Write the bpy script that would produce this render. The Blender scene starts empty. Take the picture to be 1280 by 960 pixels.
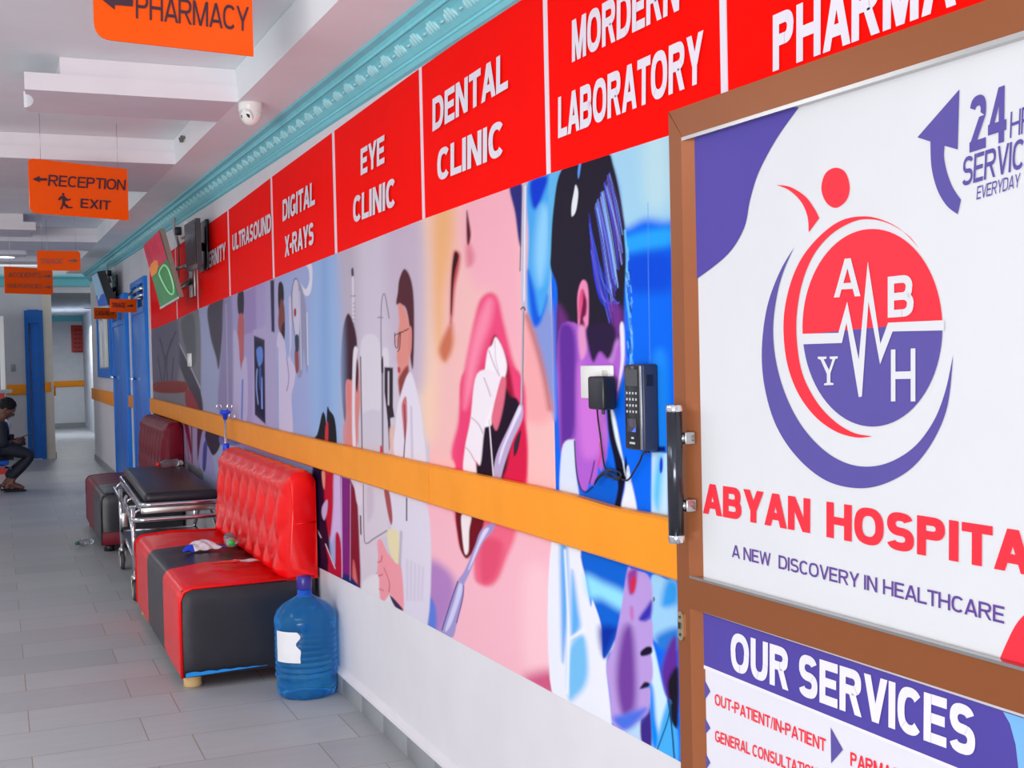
import bpy, bmesh, math, random
import numpy as np
from mathutils import Vector, Matrix
from mathutils.geometry import tessellate_polygon

random.seed(7)
SC = bpy.context.scene
COL = SC.collection
PI = math.pi

# ------------------------------------------------------------------ camera
F = 1518.0                      # focal length in pixels of the 1280 wide frame
CH = 1.45                       # height of the lens above the floor
def _basis():
    vy = np.array([-3 - 640, -(459.0 - 480), -F]); vy /= np.linalg.norm(vy)
    h = np.array([math.cos(0.0221), math.sin(0.0221), 0])
    up = np.cross(h, vy); up *= np.sign(up[1]); up /= np.linalg.norm(up)
    return np.array([np.cross(vy, up), vy, up])
CM = _basis()
CC = np.array([0, 0, CH])
cam_d = bpy.data.cameras.new('camera')
cam_d.sensor_width = 36.0; cam_d.lens = F / 1280 * 36.0; cam_d.clip_end = 200
cam = bpy.data.objects.new('camera', cam_d); COL.objects.link(cam)
_m = Matrix([[float(v) for v in r] for r in CM]).to_4x4(); _m.translation = Vector(CC)
cam.matrix_world = _m
SC.camera = cam

# ------------------------------------------------------------------ light
SC.view_settings.view_transform = 'Standard'
SC.view_settings.look = 'None'
SC.view_settings.gamma = 1.0
SC.view_settings.use_curve_mapping = False
SC.view_settings.exposure = 0.02
W_ = bpy.data.worlds.new('world'); SC.world = W_; W_.use_nodes = True
bg = W_.node_tree.nodes['Background']
bg.inputs[0].default_value = (0.93, 0.96, 1.0, 1); bg.inputs[1].default_value = 0.76

def light(name, kind, loc, energy, size=0.1, rot=(0, 0, 0), color=(1, 1, 1), size_y=None):
    d = bpy.data.lights.new(name, kind); d.energy = energy; d.color = color
    if kind == 'AREA':
        d.size = size
        if size_y: d.shape = 'RECTANGLE'; d.size_y = size_y
    else:
        d.shadow_soft_size = size
    o = bpy.data.objects.new(name, d); COL.objects.link(o); o.location = loc; o.rotation_euler = rot
    return o
light('camera_flash', 'POINT', (-0.03, 0.02, CH + 0.20), 7, 0.035, color=(1, 0.97, 0.95))
light('rear_fill', 'AREA', (-5.5, -6.0, 0.6), 830, 5.0, (math.radians(118), 0, math.radians(-38)), (1, 0.98, 0.97), 2.6)  # added fill behind the camera, lifts ceiling and walls; no actual opening there
for yy, e in ((2.2, 34), (4.6, 34), (8.0, 20), (12.5, 12), (17.0, 22)):
    light('waiting_area_fill', 'AREA', (-1.6, yy, 2.55), e, 1.2, (0, 0, 0), (0.95, 0.97, 1.0))  # added overhead fills out of view, brighten floor and hall; no fixtures modelled
light('far_corridor_fill', 'AREA', (1.35, 27.0, 2.3), 42, 0.8, (0, 0, 0), (0.95, 0.98, 1.0))  # added fill that brightens the dark end corridor, not a fixture

# ------------------------------------------------------------------ unprojection of traced points on real planes
def ray(x, y): return CM @ np.array([x - 640, -(y - 480), -F])
def onX(x, y, X): r = ray(x, y); return Vector(CC + r * (X / r[0]))
def onY(x, y, Y): r = ray(x, y); return Vector(CC + r * (Y / r[1]))
def onZ(x, y, z=0.0): r = ray(x, y); return Vector(CC + r * ((z - CH) / r[2]))
D = 1.345                       # the long wall stands at X = D
def ceil_z(Y): return 2.58 + 0.0183 * (Y - 5.0)     # the soffit rises a little down the corridor
def onC(x, y):
    z = 2.6
    for _ in range(12):
        p = onZ(x, y, z); z = ceil_z(p.y)
    return onZ(x, y, z)

# ------------------------------------------------------------------ materials
def lin(c):
    c = c / 255.0
    return c / 12.92 if c <= 0.04045 else ((c + 0.055) / 1.055) ** 2.4
def rgb(*c): return tuple(lin(v) for v in c) + (1.0,)
MATS = {}
def mat(name, c, rough=0.5, metal=0.0, spec=0.5, var=0.04, scale=8.0, bump=0.0, coat=0.0, trans=0.0, emit=None, estr=0.0, ior=1.45):
    if name in MATS: return MATS[name]
    m = bpy.data.materials.new(name); m.use_nodes = True; MATS[name] = m
    nt = m.node_tree; b = nt.nodes['Principled BSDF']
    tc = nt.nodes.new('ShaderNodeTexCoord'); nz = nt.nodes.new('ShaderNodeTexNoise')
    nz.inputs['Scale'].default_value = scale; nz.inputs['Detail'].default_value = 4
    nt.links.new(tc.outputs['Object'], nz.inputs['Vector'])
    cr = nt.nodes.new('ShaderNodeValToRGB'); col = rgb(*c)
    cr.color_ramp.elements[0].position = 0.3; cr.color_ramp.elements[1].position = 0.7
    cr.color_ramp.elements[0].color = tuple(v * (1 - var) for v in col[:3]) + (1,)
    cr.color_ramp.elements[1].color = tuple(min(1, v * (1 + var)) for v in col[:3]) + (1,)
    nt.links.new(nz.outputs['Fac'], cr.inputs['Fac']); nt.links.new(cr.outputs['Color'], b.inputs['Base Color'])
    b.inputs['Roughness'].default_value = rough; b.inputs['Metallic'].default_value = metal
    b.inputs['Specular IOR Level'].default_value = spec; b.inputs['IOR'].default_value = ior
    b.inputs['Coat Weight'].default_value = coat; b.inputs['Transmission Weight'].default_value = trans
    if emit: b.inputs['Emission Color'].default_value = rgb(*emit); b.inputs['Emission Strength'].default_value = estr
    if bump:
        bp = nt.nodes.new('ShaderNodeBump'); bp.inputs['Strength'].default_value = bump; bp.inputs['Distance'].default_value = 0.02
        nt.links.new(nz.outputs['Fac'], bp.inputs['Height']); nt.links.new(bp.outputs['Normal'], b.inputs['Normal'])
    return m
white_paint = mat('white_paint', (226, 223, 228), 0.5, scale=3, bump=0.02)
ceil_paint = mat('ceiling_paint', (240, 245, 248), 0.6, scale=2, bump=0.02)
grey_wall = mat('pale_grey_paint', (196, 199, 205), 0.5, scale=3)
teal = mat('teal_plaster', (118, 204, 216), 0.45, scale=14)
teal_lt = mat('pale_teal_plaster', (160, 215, 222), 0.45, scale=14)
orange_rail = mat('orange_wood_paint', (248, 152, 34), 0.4, spec=0.2, scale=6, bump=0.02)
skirt = mat('grey_tile', (150, 152, 156), 0.3, scale=5)
red_vinyl_print = mat('red_print', (254, 18, 12), 0.4, spec=0.01, var=0.02)
white_print = mat('white_print', (232, 228, 240), 0.25, var=0.01)
sign_orange = mat('orange_acrylic', (253, 92, 6), 0.2, spec=0.25, var=0.02)
sign_red = mat('red_notice_print', (196, 34, 20), 0.4, var=0.03)
sign_ink = mat('dark_sign_ink', (66, 44, 58), 0.4, var=0.02)
sign_grey = mat('grey_sign_ink', (120, 92, 92), 0.4, var=0.02)
brown_alu = mat('brown_aluminium', (146, 82, 42), 0.34, metal=0.25, var=0.03, scale=4)
brown_alu_lt = mat('light_brown_aluminium', (156, 92, 56), 0.3, metal=0.3, var=0.03)
chrome = mat('chrome', (225, 226, 230), 0.12, metal=1.0, var=0.02)
steel = mat('brushed_steel', (190, 188, 186), 0.28, metal=1.0, var=0.04)
dark_steel = mat('dark_steel', (70, 72, 80), 0.2, metal=0.8, var=0.05)
black_plastic = mat('black_plastic', (34, 36, 44), 0.35, var=0.05)
black_vinyl = mat('black_vinyl', (40, 39, 47), 0.34, var=0.06, scale=20, bump=0.06)
red_vinyl = mat('red_vinyl', (240, 14, 18), 0.27, spec=0.35, var=0.05, scale=18, bump=0.05)
red_vinyl_dim = mat('red_vinyl_dim', (118, 14, 38), 0.42, spec=0.25, var=0.06, scale=18, bump=0.05)  # same vinyl as the near sofa, weaker light at distance put into its colour
blue_paint = mat('blue_gloss_paint', (30, 124, 224), 0.35, spec=0.3, var=0.05, scale=5)
blue_paint_dk = mat('deep_blue_gloss_paint', (18, 104, 190), 0.35, spec=0.3, var=0.05, scale=5)
white_plastic = mat('white_plastic', (236, 236, 232), 0.3, var=0.01)
rubber = mat('grey_rubber', (70, 72, 76), 0.6)
pine = mat('bare_pine', (222, 184, 128), 0.6, var=0.08, scale=12)
glass_dark = mat('dark_glass', (70, 88, 118), 0.1, spec=0.7)
poster_white = mat('white_mesh_poster', (216, 216, 220), 0.5, spec=0.15, var=0.01)
poster_grey = mat('pale_poster_print', (222, 219, 228), 0.5, spec=0.15, var=0.01)
poster_purple = mat('purple_print', (84, 72, 160), 0.45, spec=0.15, var=0.08, scale=2)
poster_navy = mat('violet_ink', (92, 82, 156), 0.45, spec=0.15, var=0.03)
poster_red = mat('red_ink', (240, 52, 66), 0.45, spec=0.15, var=0.02)
poster_violet = mat('purple_text_ink', (100, 72, 148), 0.45, spec=0.15, var=0.02)
poster_sky = mat('sky_blue_print', (120, 180, 232), 0.45, var=0.1, scale=3)

# ------------------------------------------------------------------ mesh building
class MB:
    def __init__(s): s.v = []; s.f = []; s.mi = []; s.sm = []
    def add(s, verts, faces, mi=0, smooth=False):
        o = len(s.v); s.v += [tuple(v) for v in verts]
        s.f += [tuple(i + o for i in f) for f in faces]
        s.mi += [mi] * len(faces); s.sm += [smooth] * len(faces); return s
    def bm(s, b, mi=0, smooth=False):
        b.verts.ensure_lookup_table(); b.verts.index_update()
        s.add([v.co.copy() for v in b.verts], [[v.index for v in f.verts] for f in b.faces], mi, smooth); b.free(); return s
    def box(s, x0, x1, y0, y1, z0, z1, bev=0.0, mi=0, seg=2, M=None):
        b = bmesh.new(); bmesh.ops.create_cube(b, size=1.0)
        for v in b.verts:
            v.co = Vector((x0 + (v.co.x + .5) * (x1 - x0), y0 + (v.co.y + .5) * (y1 - y0), z0 + (v.co.z + .5) * (z1 - z0)))
        if bev: bmesh.ops.bevel(b, geom=b.edges[:], offset=bev, segments=seg, affect='EDGES', profile=0.5)
        if M is not None: bmesh.ops.transform(b, matrix=M, verts=b.verts[:])
        return s.bm(b, mi, bool(bev))
    def quad(s, a, b, c, d, mi=0): return s.add([a, b, c, d], [(0, 1, 2, 3)], mi)
    def hexa(s, p, mi=0):               # 8 corners: bottom loop 0-3, top loop 4-7
        return s.add(p, [(0, 3, 2, 1), (4, 5, 6, 7), (0, 1, 5, 4), (1, 2, 6, 5), (2, 3, 7, 6), (3, 0, 4, 7)], mi)
    def prism(s, pts, vec, mi=0, smooth=False):
        n = len(pts); vec = Vector(vec); p = [Vector(q) for q in pts]; q = [a + vec for a in p]
        o = s.add(p + q, [tuple(range(n))[::-1], tuple(range(n, 2 * n))], mi)
        return s.add(p + q, [(i, (i + 1) % n, n + (i + 1) % n, n + i) for i in range(n)], mi, smooth)
    def tube(s, path, r, seg=10, closed=False, mi=0, caps=True):
        P = [Vector(p) for p in path]; n = len(P); rings = []
        up = None
        for i in range(n):
            a = P[(i - 1) % n] if (closed or i > 0) else P[i]; c = P[(i + 1) % n] if (closed or i < n - 1) else P[i]
            t = (c - a).normalized()
            if up is None: up = t.orthogonal().normalized()
            up = (up - t * up.dot(t)).normalized(); w = t.cross(up)
            rr = r[i] if isinstance(r, (list, tuple)) else r
            rings.append([P[i] + (up * math.cos(2 * PI * k / seg) + w * math.sin(2 * PI * k / seg)) * rr for k in range(seg)])
        v = [q for R in rings for q in R]; f = []
        for i in range(n if closed else n - 1):
            j = (i + 1) % n
            for k in range(seg): f.append((i * seg + k, i * seg + (k + 1) % seg, j * seg + (k + 1) % seg, j * seg + k))
        s.add(v, f, mi, True)
        if not closed and caps:
            s.add(rings[0], [tuple(range(seg))[::-1]], mi); s.add(rings[-1], [tuple(range(seg))], mi)
        return s
    def lathe(s, prof, c=(0, 0, 0), seg=24, M=None, mi=0, fn=None):
        v = []; f = []; n = len(prof)
        for (r, z) in prof:
            for k in range(seg):
                a = 2 * PI * k / seg; rr = fn(r, z, a) if fn else r
                p = Vector((rr * math.cos(a), rr * math.sin(a), z))
                if M is not None: p = M @ p
                v.append(p + Vector(c))
        for i in range(n - 1):
            for k in range(seg): f.append((i * seg + k, i * seg + (k + 1) % seg, (i + 1) * seg + (k + 1) % seg, (i + 1) * seg + k))
        s.add(v, f, mi, True)
        s.add(v[:seg], [tuple(range(seg))[::-1]], mi, True); s.add(v[-seg:], [tuple(range(seg))], mi, True)
        return s
    def grid(s, fn, nu, nv, mi=0, smooth=True):
        v = [fn(i / nu, j / nv) for j in range(nv + 1) for i in range(nu + 1)]
        f = [(j * (nu + 1) + i, j * (nu + 1) + i + 1, (j + 1) * (nu + 1) + i + 1, (j + 1) * (nu + 1) + i) for j in range(nv) for i in range(nu)]
        return s.add(v, f, mi, smooth)
    def ball(s, c, r, seg=16, rings=10, M=None, mi=0):
        r = (r, r, r) if not isinstance(r, (tuple, list)) else r
        def fn(u, v):
            a = 2 * PI * u; b = PI * v
            p = Vector((r[0] * math.sin(b) * math.cos(a), r[1] * math.sin(b) * math.sin(a), r[2] * math.cos(b)))
            return (M @ p if M is not None else p) + Vector(c)
        return s.grid(fn, seg, rings, mi)
    def build(s, name, mats, parent=None, origin=None):
        if not isinstance(mats, (list, tuple)): mats = [mats]
        if parent is not None:
            r = parent
            while r.parent: r = r.parent
            off = Vector(r.location)
        else:
            xs = np.array([tuple(v) for v in s.v]); lo = xs.min(0); hi = xs.max(0)
            off = Vector(((lo[0] + hi[0]) / 2, (lo[1] + hi[1]) / 2, lo[2])) if origin is None else Vector(origin)
        me = bpy.data.meshes.new(name)
        me.from_pydata([tuple(Vector(v) - off) for v in s.v], [], s.f)
        for m in mats: me.materials.append(m)
        me.polygons.foreach_set('material_index', s.mi); me.polygons.foreach_set('use_smooth', s.sm)
        b = bmesh.new(); b.from_mesh(me)
        if len(b.verts) < 30000: bmesh.ops.remove_doubles(b, verts=b.verts[:], dist=1e-5)
        b.to_mesh(me); b.free()
        me.update()
        o = bpy.data.objects.new(name, me); COL.objects.link(o)
        if parent is not None: o.parent = parent
        else: o.location = off
        return o

def thing(name, label, cat, loc, group=None):
    o = bpy.data.objects.new(name, None); COL.objects.link(o); o.location = loc; o.empty_display_size = 0.1
    return tag(o, label, cat, group)
def tag(o, label, cat, group=None):
    o['label'] = label; o['category'] = cat
    if group: o['group'] = group
    return o
def struct(o): o['kind'] = 'structure'; return o

# flat frames carrying print: plane through P with unit axes U (right) and V (up)
class Plane:
    def __init__(s, P, U, V):
        s.P = Vector(P); s.U = Vector(U).normalized(); s.V = Vector(V).normalized(); s.N = s.U.cross(s.V).normalized()
        if s.N.dot(Vector(CC) - s.P) < 0: s.N = -s.N
    def at(s, x, y, off=0.0):
        r = Vector(ray(x, y)); c = Vector(CC); P = s.P + s.N * off
        return c + r * ((P - c).dot(s.N) / r.dot(s.N))
def smooth_pts(pts, closed=True, n=6):
    p = [np.array(q, float) for q in pts]; m = len(p); out = []
    for i in range(m if closed else m - 1):
        if closed: a, b, c, d = p[(i - 1) % m], p[i], p[(i + 1) % m], p[(i + 2) % m]
        else: a, b, c, d = p[max(i - 1, 0)], p[i], p[i + 1], p[min(i + 2, m - 1)]
        for k in range(n):
            t = k / n
            out.append(0.5 * ((2 * b) + (-a + c) * t + (2 * a - 5 * b + 4 * c - d) * t * t + (-a + 3 * b - 3 * c + d) * t ** 3))
    if not closed: out.append(p[-1])
    return [tuple(q) for q in out]
def fr(frame, pts):
    x0, y0, k = frame
    return [(x0 + a / k, y0 + b / k) for a, b in pts]
def flat_poly(mb, plane, pix, off, mi=0):
    """a thin printed shape with the traced outline, lying on the plane"""
    p = [plane.at(x, y, off) for x, y in pix]
    q = [Vector(((a - plane.P).dot(plane.U), (a - plane.P).dot(plane.V), 0)) for a in p]
    keep = [k for k in range(len(q)) if (q[k] - q[k - 1]).length > 1e-5]
    p = [p[k] for k in keep]; q = [q[k] for k in keep]
    mb.add(p, [tuple(f) for f in tessellate_polygon([q])], mi)

# --- a plain bold sans alphabet, drawn as bars and arcs one unit tall
GW = dict(A=1.0, B=0.92, C=0.96, D=0.96, E=0.82, F=0.78, G=1.0, H=0.94, I=0.24, K=0.96, L=0.78, M=1.12, N=0.94, O=1.02, P=0.88, R=0.96, S=0.90, T=0.86, U=0.92, V=0.96, W=1.3, X=0.96, Y=0.96, Z=0.84)
GW.update({'2': 0.74, '4': 0.80, '-': 0.4, '/': 0.42, ' ': 0.36})
def glyph(ch, t, h):
    w = GW[ch]; P = []
    if ch == 'I': w = t
    def bar(x0, y0, x1, y1): P.append([(x0, y0), (x1, y0), (x1, y1), (x0, y1)])
    def para(xb, yb, xt, yt, k=None): k = k or t * 1.04; P.append([(xb, yb), (xb + k, yb), (xt + k, yt), (xt, yt)])
    def arc(cx, cy, rx, ry, a0, a1, n=None):
        n = n or max(6, int(abs(a1 - a0) / 11)); e = 0.82          # slightly squared bowls
        def pt(a, kx, ky):
            c, s_ = math.cos(a), math.sin(a)
            return (cx + kx * math.copysign(abs(c) ** e, c), cy + ky * math.copysign(abs(s_) ** e, s_))
        for i in range(n):
            a, b = math.radians(a0 + (a1 - a0) * i / n), math.radians(a0 + (a1 - a0) * (i + 1) / n)
            P.append([pt(a, rx - t, ry - h), pt(a, rx, ry), pt(b, rx, ry), pt(b, rx - t, ry - h)])
    if ch == 'A': para(0, 0, w / 2 - t * 0.55, 1); para(w - t * 1.04, 0, w / 2 - t * 0.49, 1); bar(w * 0.22, 0.2, w * 0.78, 0.2 + h)
    elif ch == 'B':
        bar(0, 0, t, 1); cx = w * 0.56
        for y0, y1, r in ((0.5 - h / 2, 1, w * 0.95), (0, 0.5 + h / 2, w)):
            arc(cx, (y0 + y1) / 2, r - cx, (y1 - y0) / 2, -90, 90); bar(t, y0, cx, y0 + h); bar(t, y1 - h, cx, y1)
    elif ch == 'C': arc(w / 2, 0.5, w / 2, 0.5, 42, 318)
    elif ch == 'D': bar(0, 0, t, 1); cx = w * 0.46; arc(cx, 0.5, w - cx, 0.5, -90, 90); bar(t, 0, cx, h); bar(t, 1 - h, cx, 1)
    elif ch in 'EFL':
        bar(0, 0, t, 1)
        if ch != 'L': bar(t, 1 - h, w, 1); bar(t, 0.5 - h * 0.45, w * 0.92, 0.5 + h * 0.55)
        if ch != 'F': bar(t, 0, w, h)
    elif ch == 'G': arc(w / 2, 0.5, w / 2, 0.5, 42, 345); bar(w - t, 0.08, w, 0.52); bar(w * 0.55, 0.52 - h, w, 0.52)
    elif ch == 'H': bar(0, 0, t, 1); bar(w - t, 0, w, 1); bar(t, 0.5 - h / 2, w - t, 0.5 + h / 2)
    elif ch == 'I': bar(0, 0, t, 1)
    elif ch == 'K': bar(0, 0, t, 1); para(t * 0.8, 0.38, w - t * 1.2, 1, t * 1.2); para(w - t * 1.1, 0, t * 1.3, 0.6, t * 1.1)
    elif ch == 'M': bar(0, 0, t, 1); bar(w - t, 0, w, 1); para(w / 2 - t * 0.5, 0, t * 0.25, 1, t); para(w / 2 - t * 0.5, 0, w - t * 1.25, 1, t)
    elif ch == 'N': bar(0, 0, t, 1); bar(w - t, 0, w, 1); para(w - t * 1.12, 0, t * 0.06, 1)
    elif ch == 'O': arc(w / 2, 0.5, w / 2, 0.5, 0, 360, 36)
    elif ch in 'PR':
        bar(0, 0, t, 1); cx = w * 0.55; arc(cx, 0.71, w * 0.97 - cx, 0.29, -90, 90); bar(t, 0.42, cx, 0.42 + h); bar(t, 1 - h, cx, 1)
        if ch == 'R': para(w - t * 1.1, 0, w * 0.42, 0.46, t * 1.1)
    elif ch == 'S': r = 0.25 + h / 4; arc(w / 2, 1 - r, w * 0.47, r, 22, 270); arc(w / 2, r, w / 2, r, 90, -158)
    elif ch == 'T': bar(0, 1 - h, w, 1); bar(w / 2 - t / 2, 0, w / 2 + t / 2, 1 - h)
    elif ch == 'U': r = min(0.42, w / 2); bar(0, r, t, 1); bar(w - t, r, w, 1); arc(w / 2, r, w / 2, r, 180, 360)
    elif ch == 'V': para(w / 2 - t * 0.52, 0, 0, 1); para(w / 2 - t * 0.52, 0, w - t * 1.04, 1)
    elif ch == 'W': q = w / 4; k = t * 0.9; para(q - k / 2 + .01, 0, 0, 1, k); para(q - k / 2 + .01, 0, w / 2 - k / 2, 1, k); para(w - q - k / 2 - .01, 0, w / 2 - k / 2, 1, k); para(w - q - k / 2 - .01, 0, w - k, 1, k)
    elif ch == 'X': para(0, 0, w - t * 1.15, 1, t * 1.15); para(w - t * 1.15, 0, 0, 1, t * 1.15)
    elif ch == 'Y': bar(w / 2 - t / 2, 0, w / 2 + t / 2, 0.44); para(w / 2 - t * 0.56, 0.38, 0, 1, t * 1.12); para(w / 2 - t * 0.56, 0.38, w - t * 1.12, 1, t * 1.12)
    elif ch == 'Z': bar(0, 0, w, h); bar(0, 1 - h, w, 1); para(0, h, w - t * 1.2, 1 - h, t * 1.2)
    elif ch == '2': arc(w / 2, 0.72, w / 2, 0.28, 165, -25); para(0, h * 0.6, w - t * 1.25, 0.6, t * 1.2); bar(0, 0, w, h)
    elif ch == '4': bar(w * 0.58, 0, w * 0.58 + t, 1); bar(0, 0.2, w, 0.2 + h); para(0, 0.2 + h * 0.5, w * 0.58 - t * 0.1, 1, t * 0.95)
    elif ch == '-': bar(0, 0.32, w, 0.32 + h * 1.1)
    elif ch == '/': para(0, 0, w - t * 0.7, 1, t * 0.7)
    return w, P
def text_polys(txt, t, h):
    x = 0.0; out = []; prev = None
    for ch in txt:
        if ch == ' ': x += GW[' '] + 0.05; continue
        w, P = glyph(ch, t, h)
        out += [[(a + x, b) for a, b in p] for p in P]; x += w + (0.04 if ch in 'AVTYLC' else 0.09)
    return out
def fit_text(mb, plane, txt, BL, BR, TL, off, bold=0.03, prefix=None, mi=0):
    t, h = 0.125 + 2.6 * bold, 0.105 + 1.9 * bold
    polys = text_polys(txt, t, h); x0 = min(q[0] for p in polys for q in p)
    x1 = max(q[0] for p in (polys if prefix is None else text_polys(prefix, t, h)) for q in p)
    a, b, c = plane.at(*BL, off), plane.at(*BR, off), plane.at(*TL, off)
    nn = plane.N * 0.00006
    for k, p in enumerate(polys):
        v = [nn * (k % 9) + a + (b - a) * ((q[0] - x0) / (x1 - x0)) + (c - a) * q[1] for q in p]
        n = (v[1] - v[0]).cross(v[2] - v[0]) + (v[2] - v[0]).cross(v[3] - v[0])
        if n.dot(plane.N) < 0: v = v[::-1]
        mb.add(v, [(0, 1, 2, 3)], mi)

# ------------------------------------------------------------------ setting: floor
YC = 19.7; YE = 30.0
def floor_material():
    m = bpy.data.materials.new('grey_floor_tiles'); m.use_nodes = True
    nt = m.node_tree; b = nt.nodes['Principled BSDF']; N = nt.nodes.new; L = nt.links.new
    tc = N('ShaderNodeTexCoord'); mp = N('ShaderNodeMapping'); L(tc.outputs['Object'], mp.inputs['Vector'])
    mp.inputs['Location'].default_value = (-0.075, -4.835, 0)
    br = N('ShaderNodeTexBrick'); L(mp.outputs['Vector'], br.inputs['Vector'])
    br.offset = 0.28; br.offset_frequency = 2; br.squash = 1
    br.inputs['Scale'].default_value = 1.0; br.inputs['Mortar Size'].default_value = 0.0022
    br.inputs['Mortar Smooth'].default_value = 0.1
    br.inputs['Brick Width'].default_value = 0.582; br.inputs['Row Height'].default_value = 0.331
    br.inputs['Color1'].default_value = rgb(176, 179, 182); br.inputs['Color2'].default_value = rgb(163, 166, 170)
    br.inputs['Mortar'].default_value = rgb(146, 132, 112)
    nz = N('ShaderNodeTexNoise'); mp2 = N('ShaderNodeMapping'); L(tc.outputs['Object'], mp2.inputs['Vector'])
    mp2.inputs['Scale'].default_value = (1.2, 9, 1); L(mp2.outputs['Vector'], nz.inputs['Vector'])
    nz.inputs['Scale'].default_value = 2.5; nz.inputs['Detail'].default_value = 6
    mx = N('ShaderNodeMixRGB'); mx.blend_type = 'OVERLAY'; mx.inputs['Fac'].default_value = 0.12
    L(br.outputs['Color'], mx.inputs['Color1']); L(nz.outputs['Fac'], mx.inputs['Color2'])
    L(mx.outputs['Color'], b.inputs['Base Color'])
    mr = N('ShaderNodeMapRange'); mr.inputs['To Min'].default_value = 0.34; mr.inputs['To Max'].default_value = 0.54
    L(nz.outputs['Fac'], mr.inputs['Value']); L(mr.outputs['Result'], b.inputs['Roughness'])
    bp = N('ShaderNodeBump'); bp.inputs['Strength'].default_value = 0.25; bp.inputs['Distance'].default_value = 0.003
    inv = N('ShaderNodeMath'); inv.operation = 'SUBTRACT'; inv.inputs[0].default_value = 1.0; L(br.outputs['Fac'], inv.inputs[1])
    L(inv.outputs[0], bp.inputs['Height']); L(bp.outputs['Normal'], b.inputs['Normal'])
    return m
fl = MB().box(-4.6, 2.4, -1.5, YE + 0.3, -0.08, 0.0).build('floor', floor_material(), origin=(0, 0, 0)); struct(fl)

# ------------------------------------------------------------------ setting: long wall on the right
struct(MB().box(D, D + 0.2, -0.6, YC, 0, 3.0).build('wall_right', white_paint))
struct(MB().box(D + 0.5, D + 0.7, YC - 0.1, YE, 0, 3.0).build('wall_right.001', grey_wall))
# grey tile skirting with a painted ledge
b = MB()
yk = -0.6
while yk < 11.85:
    b.box(D - 0.014, D, yk + 0.0015, min(yk + 0.298, 11.85), 0, 0.085, 0.0015)
    yk += 0.30
sk = struct(b.build('baseboard_right', skirt))
MB().prism([(D - 0.020, -0.6, 0.083), (D, -0.6, 0.083), (D, -0.6, 0.112), (D - 0.004, -0.6, 0.108), (D - 0.018, -0.6, 0.094)], (0, 12.45, 0)).build('ledge', white_paint, sk)
struct(MB().box(D - 0.015, D, 15.65, YC, 0, 0.09).build('baseboard_right.001', skirt))

# ------------------------------------------------------------------ setting: ceiling with stepped coffers
XS = 1.0                                             # inner edge of the soffit strip along the wall
def slab(mb, x0, x1, y0, y1, dz0, dz1, mi=0):
    c0, c1 = ceil_z(y0), ceil_z(y1)
    mb.hexa([(x0, y0, c0 + dz0), (x1, y0, c0 + dz0), (x1, y1, c1 + dz0), (x0, y1, c1 + dz0),
             (x0, y0, c0 + dz1), (x1, y0, c0 + dz1), (x1, y1, c1 + dz1), (x0, y1, c1 + dz1)], mi)
HS = 0.15
b = MB(); slab(b, -4.6, D + 0.05, -1.5, YC + 0.05, HS, HS + 0.1)
struct(b.build('ceiling', ceil_paint))
b = MB(); slab(b, XS, D, -1.5, YC, 0, HS - 0.001)
struct(b.build('ceiling.001', ceil_paint))
def beam(name, xa, xb, ya, yb, xu0=None, xu1=None, notch=0):
    """cross beam in two layers: a thin lower slab and a set back upper slab"""
    m = MB()
    if notch:                                        # quarter-round bite out of the free end
        xe = xa if notch < 0 else xb; s = 1 if notch < 0 else -1
        c0 = ceil_z(ya); dy = yb - ya
        out = [(xe, ya)]
        for k in range(9):
            a = -PI / 2 + PI * k / 8
            out.append((xe + s * (0.006 + 0.035 * math.cos(a)), ya + dy * (0.50 + 0.30 * math.sin(a))))
        out.append((xe + s * 0.03, yb))
        other = xb if notch < 0 else xa
        loop = out + [(other, yb), (other, ya)]
        m.prism([(x, y, ceil_z(y)) for x, y in loop], (0, 0, 0.072))
    else: slab(m, xa, xb, ya, yb, 0, 0.072)
    slab(m, xa if xu0 is None else xu0, xb if xu1 is None else xu1, ya + 0.03, yb - 0.02, 0.07, HS - 0.001)
    return struct(m.build(name, white_paint))
p1 = onC(33, 117); p1r = onC(40, 148); pf2 = onC(110, 201); pr2 = onC(180, 242); p4 = onC(60, 302)
beam('ceiling.002', 0.135, XS, 5.38, 5.90, 0.275, XS, -1)
beam('ceiling.003', -4.6, XS, pf2.y, pr2.y - 0.1)
beam('ceiling.004', -4.6, onC(45, 287).x, onC(20, 287).y, onC(20, 296).y, None, onC(38, 251).x, 1)
beam('ceiling.005', -4.6, XS, p4.y, p4.y + 1.3)
beam('ceiling.006', -4.6, 0.35, p4.y + 2.0, p4.y + 2.5, None, 0.3)
beam('ceiling.007', -4.6, XS, p4.y + 3.3, p4.y + 4.0)
# small torn plaster at the coffer corner
t = MB()
q = onC(220, 196)
for k in range(5):
    t.ball((XS - 0.012 - 0.006 * (k % 2), q.y - 0.06 - 0.018 * k, ceil_z(q.y) + 0.08 + 0.008 * (k % 3)), (0.012, 0.014, 0.01), 6, 4)
tag(t.build('plaster_scrap', mat('old_plaster', (120, 110, 100), 0.9, var=0.3, scale=30)), 'small scrap of broken plaster left in a corner of the stepped ceiling', 'debris')

# recessed lamp far down the corridor
lp = onC(8, 321)
lt = thing('ceiling_light', 'round recessed ceiling light glowing far down the corridor', 'ceiling light', (lp.x, lp.y - 0.05, ceil_z(lp.y) - 0.01))
MB().lathe([(0.10, 0.0), (0.12, 0.004), (0.12, 0.012), (0.09, 0.012)], lt.location, 24).build('rim', white_plastic, lt)
MB().lathe([(0.088, -0.004), (0.09, 0.002)], lt.location, 24).build('lens', mat('lamp_lens', (245, 250, 255), 0.4, emit=(240, 248, 255), estr=4.0), lt)

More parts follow.
